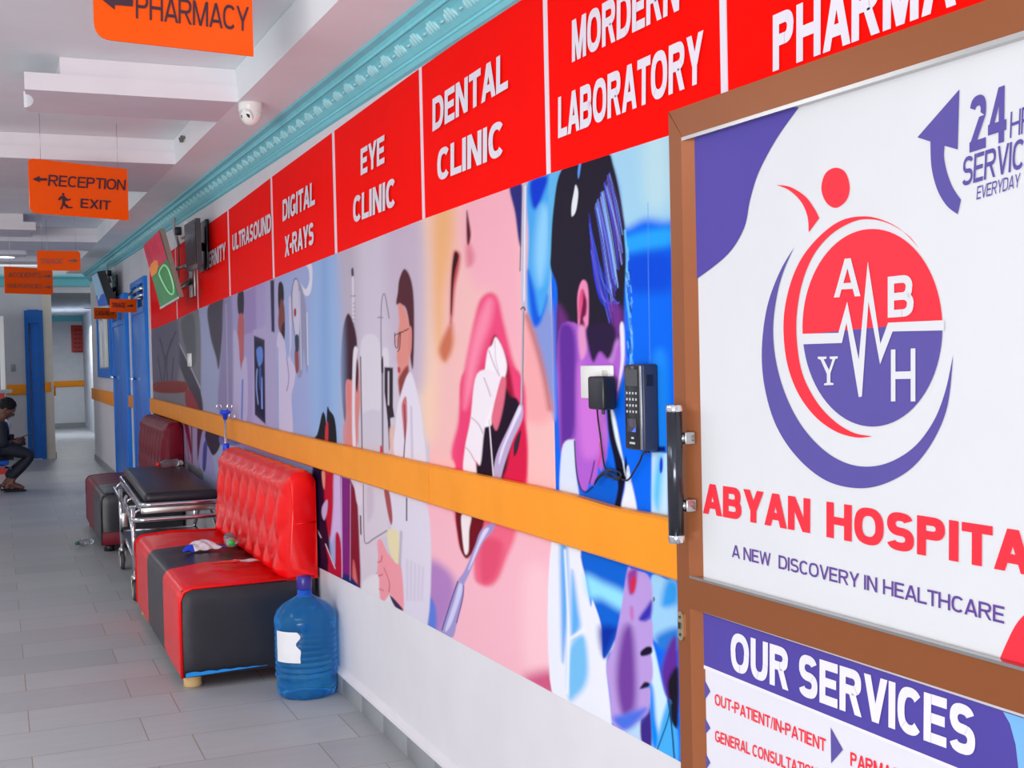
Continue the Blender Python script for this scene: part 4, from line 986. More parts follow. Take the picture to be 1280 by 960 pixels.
m = MB(); dbox(m, u1, WD - u1, ZB, ZB + 0.09, -TD, 0.0003); m.build('rail', brown_alu, door)
m = MB()
for za, zb_ in ((zm1, zi), (ZB + 0.09, zm0)):         # glazing beads, sloping in to the panel
    for (ua, ub) in ((u1, u2),):
        m.hexa([dpt(ua, za, -0.03), dpt(ub, za, -0.03), dpt(ub, za, -0.012), dpt(ua, za, 0.004), dpt(ua, zb_, -0.03), dpt(ub, zb_, -0.03), dpt(ub, zb_, -0.012), dpt(ua, zb_, 0.004)])
    dbox(m, WD - u1 - (u2 - u1), WD - u1, za, zb_, -0.03, 0.002)
m.build('glazing_bead', brown_alu_lt, door)
m = MB()
dbox(m, u1, WD - u1, zi - 0.006, zi + 0.001, -0.03, 0.0035); dbox(m, u1, WD - u1, zm1 - 0.001, zm1 + 0.004, -0.03, 0.0035)
m.build('trim_strip', steel, door)
m = MB(); pm = [(0, zt), (u1, zi)]
a, c = dpt(0.0, zt, 0.0006), dpt(u1, zi, 0.0006); m.tube([a, c], 0.0008, 4); m.build('mitre_joint', brown_alu_lt, door)
m = MB(); dbox(m, u1, WD - u1, zm1, zi, -0.03, -0.016); dbox(m, u1, WD - u1, ZB + 0.09, zm0, -0.03, -0.016); m.build('glass_pane', glass_dark, door)
# pull handle
hp = 0.035
def onD(x, y, n): return DP.at(x, y, n)
ht, hb = onD(842.5, 507, hp), onD(843.5, 677, hp); hb = Vector((ht.x, ht.y, hb.z))
h = MB(); h.tube([ht - Vector((0, 0, 0.012)), hb + Vector((0, 0, 0.012))], 0.0155, 16); hd = h.build('door_handle', dark_steel, door)
h = MB(); h.lathe([(0.0155, -0.012), (0.016, -0.010), (0.016, 0.0), (0.014, 0.002)], ht, 16); h.lathe([(0.014, -0.002), (0.016, 0.0), (0.016, 0.012), (0.0155, 0.014)], hb, 16); h.build('handle_cap', chrome, hd)
h = MB()
for py in (548, 632):
    zz = onD(843, py, hp).z; p = Vector((ht.x, ht.y, zz)); q = p - DP.N * hp - dirv * 0.012
    h.box(-0.011, 0.011, -0.011, 0.011, -0.012, 0.012, 0.002, M=Matrix.Translation((p + q) / 2 - DP.N * 0.008))
    h.tube([p, q], 0.009, 10)
h.build('handle_mount', steel, hd)
# strike plate on the stile
zz0, zz1 = duz(852, 800)[1], duz(852, 764)[1]; uu = duz(852, 783)[0]
h = MB(); L_ = []
for k in range(16):
    a = 2 * PI * k / 16
    L_.append(dpt(uu + 0.009 * math.cos(a), (zz0 + zz1) / 2 + (0.5 * (zz1 - zz0) - 0.009) * (1 if math.sin(a) > 0 else -1) + 0.009 * math.sin(a), 0.0005))
h.prism(L_, DP.N * 0.003); lk = h.build('lock_plate', mat('brass_plate', (206, 192, 160), 0.3, metal=0.9), door)
h = MB()
for zc_ in (0.8, 0.2): h.ball(dpt(uu, zz0 + (zz1 - zz0) * zc_, 0.004), 0.003, 8, 6)
dbox(h, uu - 0.004, uu + 0.003, zz0 + 0.4 * (zz1 - zz0), zz0 + 0.62 * (zz1 - zz0), 0.003, 0.006); h.build('screw', dark_steel, lk)
# upper poster
pn = -0.012                                            # print surface below the frame face
top = thing('door_poster', 'white hospital poster with a round red and purple emblem, on the brown door', 'poster', tuple(dpt(0.6, zm1, pn)))
m = MB(); dbox(m, u2, WD - u2, zm1 + 0.002, zi - 0.002, -0.0155, pn); m.build('sheet', poster_white, top)
OF = pn + 0.0012
kM = (830, 60, 2.4); kN = (860, 200, 2.2868); kO = (1130, 80, 4.8); kK = (860, 580, 3.0476); kL = (860, 760, 3.0476)
m = MB()
flat_poly(m, DP, fr(kM, [(83, 268), (120, 257), (406, 176)]) + smooth_pts(fr(kM, [(406, 176), (340, 268), (285, 370), (258, 455), (240, 540), (190, 620), (97, 694)]), False)[1:], OF)
m.build('corner_shape', poster_purple, top)
m = MB(); mr = fr(kK, [(1184, 752)]) + smooth_pts(fr(kK, [(1184, 752), (1212, 685), (1252, 608), (1300, 565), (1400, 540)]), False)[1:] + fr(kK, [(1400, 815)])
flat_poly(m, DP, mr, OF); m.build('corner_shape', poster_red, top)
m = MB()
flat_poly(m, DP, smooth_pts(fr(kN, [(422, 22), (450, 36), (462, 78), (452, 116), (422, 137), (394, 120), (381, 80), (393, 38)])), OF)
flat_poly(m, DP, smooth_pts(fr(kN, [(252, 71), (292, 77), (336, 105), (365, 145)]), False) + fr(kN, [(375, 166), (345, 207)]) + smooth_pts(fr(kN, [(345, 207), (341, 160), (322, 118), (288, 86), (252, 71)]), False)[1:-1], OF)
flat_poly(m, DP, smooth_pts(fr(kN, [(660, 252), (612, 202), (560, 173), (505, 161), (440, 172), (380, 214), (325, 280), (290, 362), (273, 460), (281, 570), (311, 660), (360, 730), (420, 775), (480, 793), (527, 790)]), False)
          + smooth_pts(fr(kN, [(527, 790), (474, 780), (420, 748), (370, 695), (330, 620), (313, 540), (310, 450), (326, 352), (360, 270), (410, 212), (468, 178), (515, 169), (570, 180), (625, 212), (660, 252)]), False)[1:-1], OF)
def ell(a0, a1, n=40, cx=527, cy=479.5, rx=200, ry=282.5): return [(cx + rx * math.cos(math.radians(a0 + (a1 - a0) * i / n)), cy + ry * math.sin(math.radians(a0 + (a1 - a0) * i / n))) for i in range(n + 1)]
flat_poly(m, DP, fr(kN, ell(176, 356)), OF)           # upper half disc
m.build('emblem', poster_red, top)
m = MB()
flat_poly(m, DP, smooth_pts(fr(kN, [(303, 250), (262, 320), (226, 420), (211, 540), (219, 650), (252, 760), (312, 850), (392, 915), (480, 938), (560, 926), (640, 880), (702, 800), (742, 700), (758, 556)]), False)
          + smooth_pts(fr(kN, [(758, 556), (735, 662), (700, 750), (642, 824), (562, 869), (480, 874), (402, 840), (332, 770), (282, 680), (252, 580), (243, 480), (255, 382), (276, 310), (303, 250)]), False)[1:-1], OF)
flat_poly(m, DP, fr(kN, ell(-4, 176)), OF)
m.build('emblem', poster_navy, top)
m = MB()
flat_poly(m, DP, fr(kN, [(322, 497), (430, 494), (455, 405), (488, 570), (514, 290), (550, 525), (572, 465), (732, 458), (732, 487), (585, 490), (549, 584), (516, 405), (497, 676), (488, 678), (453, 465), (440, 523), (322, 527)]), OF + 0.0012)
m.build('pulse_line', poster_white, top)
for s_, BL, BR, TL, bo in (('A', (417, 393), (493, 389), (419, 285), 0.03), ('B', (571, 451), (645, 446), (571, 334), 0.04), ('H', (580, 690), (650, 690), (580, 542), 0.02)):
    m = MB(); fit_text(m, DP, s_, *fr(kN, [BL, BR, TL]), OF + 0.0014, bo); m.build('emblem_letter', poster_white, top)
# the serif Y
m = MB(); flat_poly(m, DP, fr(kN, [(371, 562), (396, 562), (396, 568), (388, 570), (403, 600), (413, 570), (405, 568), (405, 562), (428, 561), (428, 567), (421, 569), (407, 610), (407, 636), (416, 638), (416, 643), (389, 644), (389, 639), (397, 637), (397, 612), (379, 571), (371, 568)]), OF + 0.0014)
m.build('emblem_letter', poster_white, top)
m = MB(); fit_text(m, DP, 'ABYAN', *fr(kK, [(57, 187), (465, 264), (57, 72)]), OF, 0.06); m.build('lettering', poster_red, top)
m = MB(); fit_text(m, DP, 'HOSPITAL', *fr(kK, [(527, 278), (1160, 398), (527, 143)]), OF, 0.06, 'HOSPIT'); m.build('lettering', poster_red, top)
m = MB(); fit_text(m, DP, 'A NEW  DISCOVERY IN HEALTHCARE', *fr(kK, [(167, 354), (1205, 609), (167, 306)]), OF, 0.022); m.build('lettering', poster_violet, top)
m = MB(); fit_text(m, DP, '24', *fr(kO, [(392, 533), (613, 462), (396, 205)]), OF, 0.045); m.build('lettering', poster_navy, top)
m = MB(); fit_text(m, DP, 'HRS', *fr(kO, [(634, 446), (696, 424), (640, 288)]), OF, 0.01, 'H'); m.build('lettering', poster_navy, top)
m = MB(); fit_text(m, DP, 'SERVICE', *fr(kO, [(350, 735), (712, 626), (358, 562)]), OF, 0.022, 'SERVIC'); m.build('lettering', poster_navy, top)
m = MB(); fit_text(m, DP, 'EVERYDAY', *fr(kO, [(434, 815), (694, 736), (440, 735)]), OF, 0.014); m.build('lettering', poster_navy, top)
m = MB(); flat_poly(m, DP, fr(kO, [(80, 440), (332, 152), (322, 513), (243, 490)]) + smooth_pts(fr(kO, [(243, 490), (240, 560), (258, 650), (292, 740), (342, 815)]), False)[1:] + smooth_pts(fr(kO, [(322, 902), (256, 850), (200, 755), (165, 620), (158, 465)]), False), OF); m.build('arrow', poster_navy, top)
# lower poster
low = thing('door_poster', 'poster headed OUR SERVICES with a purple band, on the lower half of the brown door', 'poster', tuple(dpt(0.6, ZB + 0.09, pn)))
m = MB(); dbox(m, u2, WD - u2, ZB + 0.092, zm0 - 0.002, -0.0155, pn); m.build('sheet', poster_grey, low)
m = MB(); flat_poly(m, DP, fr(kL, [(46, 14), (1240, 405), (1330, 434), (1330, 700), (1060, 622), (48, 212)]), OF); m.build('band', poster_purple, low)
m = MB(); flat_poly(m, DP, fr(kL, [(48, 212), (1060, 622), (1060, 636), (48, 226)]), OF + 0.0004); m.build('white_line', white_print, low)
m = MB(); fit_text(m, DP, 'OUR SERVICES', *fr(kL, [(163, 236), (1094, 574), (163, 88)]), OF + 0.0012, 0.055); m.build('lettering', white_print, low)
m = MB(); flat_poly(m, DP, fr(kL, [(1200, 395), (1226, 440), (1248, 520), (1262, 640), (1330, 660), (1330, 436)]), OF + 0.0012); m.build('side_picture', poster_sky, low)
m = MB(); fit_text(m, DP, 'OUT-PATIENT/IN-PATIENT', *fr(kL, [(102, 368), (525, 549), (102, 325)]), OF, 0.03); m.build('lettering', poster_red, low)
m = MB(); fit_text(m, DP, 'GENERAL CONSULTATION', *fr(kL, [(103, 508), (372, 612), (103, 465)]), OF, 0.03, 'GENERAL CONSUL'); m.build('lettering', poster_red, low)
m = MB(); fit_text(m, DP, 'PARMACY', *fr(kL, [(618, 600), (775, 658), (618, 548)]), OF, 0.035, 'PARMA'); m.build('lettering', poster_red, low)
m = MB()
for tri in ([(50, 250), (85, 318), (52, 367)], [(50, 390), (85, 458), (52, 497)], [(50, 520), (85, 590), (52, 640)], [(543, 455), (590, 540), (545, 592)]): m = MB(); flat_poly(m, DP, fr(kL, tri), OF); m.build('bullet_arrow', poster_navy, low)

# ------------------------------------------------------------------ socket, adapter, access keypad, cable
a, c = onX(727.5, 460, D - 0.006), onX(768, 500, D - 0.006); zt_ = onX(748, 456.5, D).z
t = thing('wall_socket', 'white wall socket on the blue laboratory photo', 'socket', (D, (a.y + c.y) / 2, c.z))
pl_ = MB().box(D - 0.012, D - 0.003, c.y, a.y, c.z, zt_, 0.004).build('plate', white_plastic, t)
m = MB(); m.box(D - 0.015, D - 0.011, c.y + 0.02, c.y + 0.045, zt_ - 0.028, zt_ - 0.012, 0.001); m.build('switch', mat('ivory_plastic', (214, 212, 204), 0.35), t)
ay0, ay1 = onX(753.5, 490, D - 0.05).y, onX(735, 490, D - 0.05).y; az0, az1 = onX(744, 512, D - 0.05).z, onX(744, 470.5, D - 0.05).z
t = thing('power_adapter', 'black power adapter plugged into the white wall socket', 'adapter', (D - 0.03, (ay0 + ay1) / 2, az0))
MB().box(D - 0.052, D - 0.014, ay0, ay1, az0, az1, 0.006).build('body', black_plastic, t)
ymid = (ay0 + ay1) / 2
kp0, kp1 = onX(804, 505, D - 0.042).y, onX(781, 505, D - 0.042).y; kz0, kz1 = onX(795, 563, D - 0.042).z, onX(795, 455.5, D - 0.042).z
cab = [onX(746.5, 512, D - 0.03), onX(748, 528, D - 0.012), onX(751, 550, D - 0.01), onX(754, 575, D - 0.01), onX(757.5, 587, D - 0.012), onX(768, 593, D - 0.012), onX(778, 599, D - 0.012), onX(785, 600, D - 0.012),
       onX(792, 590, D - 0.012), onX(800, 576, D - 0.014), onX(803.5, 567, D - 0.018), Vector((D - 0.018, kp0 + 0.02, kz0 - 0.003))]
cab = [Vector(p) for p in smooth_pts([tuple(p) for p in cab], False, 5)]
m = MB(); m.tube(cab, 0.0022, 6)
loop = [onX(x, y, D - 0.014) for x, y in ((743, 606), (746, 598), (754, 590), (764, 587), (774, 590), (776, 596), (770, 600), (760, 594), (750, 596), (744, 604))]
m.tube([Vector(p) for p in smooth_pts([tuple(p) for p in loop], False, 5)], 0.002, 6)
loop = [onX(x, y, D - 0.017) for x, y in ((744, 602), (750, 594), (759, 589), (770, 588), (776, 593), (772, 598), (758, 596))]
m.tube([Vector(p) for p in smooth_pts([tuple(p) for p in loop], False, 5)], 0.002, 6)
m.build('cable', black_plastic, t)
m = MB(); m.tube([Vector((D - 0.03, ymid, az0 + 0.002)), Vector((D - 0.03, ymid, az0 - 0.012))], 0.0045, 8); m.build('strain_relief', rubber, t)
t = thing('access_keypad', 'black fingerprint keypad with small screen, on the wall left of the brown door', 'keypad', (D - 0.02, (kp0 + kp1) / 2, kz0))
body = MB().box(D - 0.042, D - 0.003, kp0, kp1, kz0, kz1, 0.005).build('body', mat('slate_plastic', (52, 58, 78), 0.4), t)
H_ = kz1 - kz0; Wk = kp1 - kp0
MB().box(D - 0.0435, D - 0.041, kp0 + Wk * 0.16, kp1 - 0.003, kz0 + 0.004, kz1 - 0.004, 0.0008).build('front_plate', mat('glossy_black_plastic', (24, 25, 32), 0.15), t)
MB().box(D - 0.0445, D - 0.041, kp0 + Wk * 0.04, kp0 + Wk * 0.15, kz0 + 0.003, kz1 - 0.003, 0.0008).build('edge_strip', steel, t)
MB().box(D - 0.0442, D - 0.042, kp0 + Wk * 0.25, kp1 - Wk * 0.1, kz1 - H_ * 0.25, kz1 - H_ * 0.06).build('screen', mat('grey_screen', (66, 66, 72), 0.1), t)
for r in range(4):
    for c_ in range(4):
        yk = kp1 - Wk * (0.16 + 0.165 * c_); zk = kz1 - H_ * (0.335 + 0.072 * r)
        MB().box(D - 0.0450, D - 0.043, yk - Wk * 0.04, yk + Wk * 0.02, zk - 0.0028, zk + 0.0028, 0.0006).build('key', mat('key_mark', (196, 198, 206), 0.4), t)
MB().box(D - 0.0450, D - 0.043, kp0 + Wk * 0.36, kp1 - Wk * 0.18, kz0 + H_ * 0.21, kz0 + H_ * 0.37, 0.001).build('fingerprint_reader', mat('reader_glass', (70, 66, 80), 0.08), t)
m = MB(); q = D - 0.0454; m.add([(q, kp0 + Wk * 0.36, kz0 + H_ * 0.215), (q, kp0 + Wk * 0.36, kz0 + H_ * 0.27), (q, kp0 + Wk * 0.58, kz0 + H_ * 0.215)], [(0, 1, 2)])
m.build('reader_light', mat('blue_glow', (60, 90, 250), 0.3, emit=(60, 90, 255), estr=1.0), t)
m = MB(); m.box(D - 0.0452, D - 0.043, kp0 + Wk * 0.5, kp0 + Wk * 0.62, kz0 + H_ * 0.13, kz0 + H_ * 0.155, 0.0006); m.box(D - 0.0452, D - 0.043, kp0 + Wk * 0.44, kp0 + Wk * 0.72, kz0 + H_ * 0.07, kz0 + H_ * 0.095, 0.0006)
m.build('mark', mat('key_mark', (196, 198, 206), 0.4), t)
MB().box(D - 0.034, D - 0.016, kp0 - 0.0006, kp0 + 0.002, kz1 - H_ * 0.25, kz1 - H_ * 0.12, 0.0005).build('side_port', black_plastic, t)
# small far socket on the print
a = onX(236.5, 450, D - 0.012)
t = thing('wall_socket', 'small white wall switch far along the printed wall, above the orange rail', 'socket', (D, a.y, a.z - 0.05))
MB().box(D - 0.014, D - 0.003, a.y - 0.09, a.y + 0.09, a.z - 0.05, a.z + 0.05, 0.004).build('plate', white_plastic, t)
MB().box(D - 0.018, D - 0.012, a.y - 0.03, a.y + 0.03, a.z - 0.025, a.z + 0.025, 0.002).build('switch', white_plastic, t)
a = onY(16.5, 460, YL - 0.01)
t = thing('wall_socket', 'grey switch plate on the facing wall above the orange rail', 'socket', (a.x, YL, a.z - 0.07))
MB().box(a.x - 0.033, a.x + 0.033, YL - 0.012, YL, a.z - 0.055, a.z + 0.055, 0.003).build('plate', mat('grey_plastic', (150, 150, 156), 0.4), t)
MB().box(a.x - 0.014, a.x + 0.014, YL - 0.016, YL - 0.011, a.z - 0.025, a.z + 0.025, 0.002).build('switch', mat('grey_plastic', (150, 150, 156), 0.4), t)

# ------------------------------------------------------------------ security camera
c0 = onC(313, 129)
cz = ceil_z(c0.y)
t = thing('dome_camera', 'white dome security camera under the ceiling next to the teal cornice', 'security camera', (c0.x, c0.y, cz - 0.105))
rr = 0.052
m = MB(); m.lathe([(rr * 0.94, cz - 0.042), (rr, cz - 0.038), (rr * 1.03, cz - 0.012), (rr * 1.03, cz - 0.004), (rr * 0.98, cz)], (c0.x, c0.y, 0), 28); m.build('base', white_plastic, t)
m = MB(); cc_ = Vector((c0.x, c0.y, cz - 0.042)); m.ball(cc_, (rr * 0.95, rr * 0.95, rr * 1.1), 28, 16); bl = m.build('ball', white_plastic, t)
look = Vector((-0.62, -0.62, -0.48)).normalized(); R_ = look.to_track_quat('Z', 'Y').to_matrix()
m = MB(); m.lathe([(rr * 0.66, rr * 0.74), (rr * 0.64, rr * 0.80), (rr * 0.1, rr * 0.86), (0.001, rr * 0.86)], cc_, 24, R_); m.build('face_plate', mat('pale_grey_plastic', (204, 206, 214), 0.3), bl)
side = R_ @ Vector((1, 0, 0)); up_ = R_ @ Vector((0, 1, 0))
m = MB(); m.lathe([(rr * 0.22, rr * 0.82), (rr * 0.2, rr * 0.93), (0.001, rr * 0.95)], cc_ + side * rr * 0.22, 16, R_); m.build('lens', mat('glossy_black_plastic', (24, 25, 32), 0.15), bl)
m = MB(); m.lathe([(rr * 0.18, rr * 0.82), (rr * 0.16, rr * 0.91), (0.001, rr * 0.92)], cc_ - side * rr * 0.28, 12, R_); m.build('lamp_window', mat('glossy_black_plastic', (24, 25, 32), 0.15), bl)

# ------------------------------------------------------------------ screens on the wall
def slab_from(c4, th, back):
    """panel with front corners TL TR BR BL and thickness th along back"""
    c4 = [Vector(p) for p in c4]; b_ = Vector(back).normalized() * th
    return c4, [p + b_ for p in c4]
def screen(label, BL, BR, TR, TL, th, body_m, name='wall_screen', group='screens on the wall'):
    BL, BR, TR, TL = (Vector(p) for p in (BL, BR, TR, TL))
    U = (BR - BL).normalized(); V = (TL - BL).normalized(); N = U.cross(V).normalized()
    if N.x > 0: N = -N
    mid = (BL + BR + TR + TL) / 4
    t = thing(name, label, 'screen', (mid.x, mid.y, min(BL.z, BR.z)), group)
    f = [BL, BR, TR, TL]; bk = [p - N * th for p in f]
    MB().hexa([f[0], f[1], bk[1], bk[0], f[3], f[2], bk[2], bk[3]]).build('casing', body_m, t)
    return t, U, V, N, f
def quad_on(f, a0, a1, b0, b1, N, off):
    P = lambda a, b_: (f[0] * (1 - a) + f[1] * a) * (1 - b_) + (f[3] * (1 - a) + f[2] * a) * b_ + N * off
    return [P(a0, b0), P(a1, b0), P(a1, b1), P(a0, b1)]
# colourful one: far edge left, near edge right, leaning out at the top
BR = onX(224, 372, D - 0.17); TR = onY(199.7, 286, BR.y)
BL = onX(200.8, 385.6, D - 0.19); TL = onY(179, 306.4, BL.y)
t, U, V, N, f = screen('colourful green and red screen tilted out from the wall above the print', BL, BR, TR, TL, 0.032, mat('brown_grey_plastic', (146, 130, 122), 0.4))
m = MB(); m.add(quad_on(f, 0.02, 0.98, 0.02, 0.98, N, 0.003), [(0, 1, 2, 3)]); m.build('display', mat('screen_green', (20, 120, 50), 0.35, spec=0.15, var=0.2, emit=(30, 120, 60), estr=0.25), t)
m = MB(); m.add(quad_on(f, 0.02, 0.98, 0.56, 0.98, N, 0.005), [(0, 1, 2, 3)]); m.build('display', mat('screen_crimson', (178, 8, 56), 0.35, spec=0.15, var=0.3, scale=10, emit=(190, 20, 70), estr=0.25), t)
def arcq(pts, off=0.007): return [(f[0] * (1 - a) + f[1] * a) * (1 - b_) + (f[3] * (1 - a) + f[2] * a) * b_ + N * off for a, b_ in pts]
m = MB(); m.add(arcq([(0.02, 0.5), (0.35, 0.5), (0.5, 0.56), (0.55, 0.64), (0.4, 0.68), (0.15, 0.66), (0.02, 0.62)]), [tuple(range(7))]); m.build('display', mat('screen_orange', (226, 130, 30), 0.35, spec=0.15, var=0.15, emit=(220, 120, 30), estr=0.25), t)
m = MB(); m.tube([Vector(p) for p in smooth_pts([tuple(q) for q in arcq([(0.45, 0.46), (0.5, 0.34), (0.66, 0.14), (0.84, 0.09), (0.95, 0.2), (0.93, 0.42), (0.8, 0.52), (0.55, 0.5), (0.45, 0.46)])], False)], 0.007, 6); m.build('display', mat('screen_mint', (170, 226, 180), 0.35, spec=0.15, emit=(150, 220, 160), estr=0.2), t)
m = MB(); c4 = quad_on(f, -0.01, 1.01, -0.012, 0.02, N, 0.004); m.add(c4, [(0, 1, 2, 3)]); m.build('bezel', steel, t)
ctr = (f[0] + f[1]) / 2 - N * 0.032 + V * 0.12
m = MB(); m.tube([ctr, ctr + Vector((0.06, 0, -0.02)), (D, ctr.y, ctr.z + 0.05)], 0.022, 8); m.box(D - 0.02, D, ctr.y - 0.12, ctr.y + 0.12, ctr.z - 0.08, ctr.z + 0.2, 0.004)
m.tube([ctr + V * 0.1, (D - 0.02, ctr.y - 0.05, ctr.z + 0.16)], 0.014, 8); m.build('bracket', steel, t)
# dark monitor, nearly flat to the wall
BR = onX(247.3, 335, D - 0.12); TR = onY(244.5, 272.5, BR.y); BL = onX(233.2, 339.5, D - 0.12); TL = onY(230, 281.5, BL.y)
t, U, V, N, f = screen('black switched-off monitor beside the colourful screen, over the MATERNITY heading', BL, BR, TR, TL, 0.03, mat('charcoal_plastic', (64, 66, 72), 0.3))
m = MB(); m.add(quad_on(f, 0.05, 0.95, 0.1, 0.95, N, 0.003), [(0, 1, 2, 3)]); m.build('display', mat('dead_screen', (44, 44, 50), 0.12), t)
ctr = (f[0] + f[1] + f[2] + f[3]) / 4 - N * 0.03
m = MB(); m.tube([ctr, (D, ctr.y + 0.12, ctr.z)], 0.03, 8); m.box(D - 0.025, D - 0.004, ctr.y - 0.02, ctr.y + 0.3, ctr.z - 0.16, ctr.z + 0.18, 0.004); m.build('bracket', dark_steel, t)
# farther screen near the corner
BR = onX(136, 381.5, D - 0.16); TR = onY(121.5, 339.5, BR.y); BL = onX(123.5, 383, D - 0.16); TL = onY(114.5, 344, BL.y)
t, U, V, N, f = screen('far screen with a pale blue picture tilted out near the wall corner', BL, BR, TR, TL, 0.09, black_plastic)
m = MB(); m.add(quad_on(f, 0.03, 0.97, 0.02, 0.97, N, 0.004), [(0, 1, 2, 3)]); m.build('display', mat('screen_sky', (150, 186, 214), 0.35, spec=0.15, emit=(140, 180, 210), estr=0.2), t)
m = MB(); m.add(quad_on(f, 0.03, 0.97, 0.02, 0.35, N, 0.008), [(0, 1, 2, 3)]); m.build('display', mat('screen_blue', (32, 92, 190), 0.35, spec=0.15, emit=(30, 90, 190), estr=0.2), t)
ctr = (f[0] + f[1]) / 2 - N * 0.09 + V * 0.15
m = MB(); m.tube([ctr, (D, ctr.y, ctr.z + 0.05)], 0.025, 8); m.box(D - 0.02, D, ctr.y - 0.1, ctr.y + 0.1, ctr.z - 0.05, ctr.z + 0.2, 0.004); m.build('bracket', dark_steel, t)
# sockets and leads above the screens
for (px, py, sz, lab) in ((227.5, 288, 0.06, 'white socket with a black plug high on the wall between the two near screens'), (139.5, 341, 0.07, 'white socket high on the wall behind the far screen')):
    a = onX(px, py, D - 0.03)
    t = thing('wall_socket', lab, 'socket', (D, a.y, a.z - sz))
    MB().box(D - 0.03, D, a.y - sz * 2.2, a.y + sz * 2.2, a.z - sz * 0.9, a.z + sz * 0.9, 0.004).build('plate', white_plastic, t)
    MB().box(D - 0.075, D - 0.028, a.y + sz * 0.4, a.y + sz * 1.6, a.z - sz * 0.5, a.z + sz * 0.5, 0.008).build('plug', black_plastic, t)
    m = MB(); pth = [(D - 0.06, a.y + sz, a.z - sz * .4), (D - 0.05, a.y + sz * 1.2, a.z - 0.2), (D - 0.05, a.y + sz * 2, a.z - 0.36), (D - 0.06, a.y + sz * 3, a.z - 0.44)]
    m.tube([Vector(p) for p in smooth_pts(pth, False)], 0.007, 6)
    pth = [(D - 0.02, a.y + sz * 4, a.z - 0.1), (D - 0.05, a.y + sz * 5.0, a.z + 0.06), (D - 0.04, a.y + sz * 5.4, a.z + 0.2), (D - 0.09, a.y + sz * 5.2, a.z + 0.26)]
    m.tube([Vector(p) for p in smooth_pts(pth, False)], 0.012, 6); m.build('cable', mat('grey_cable', (170, 168, 172), 0.5), t)

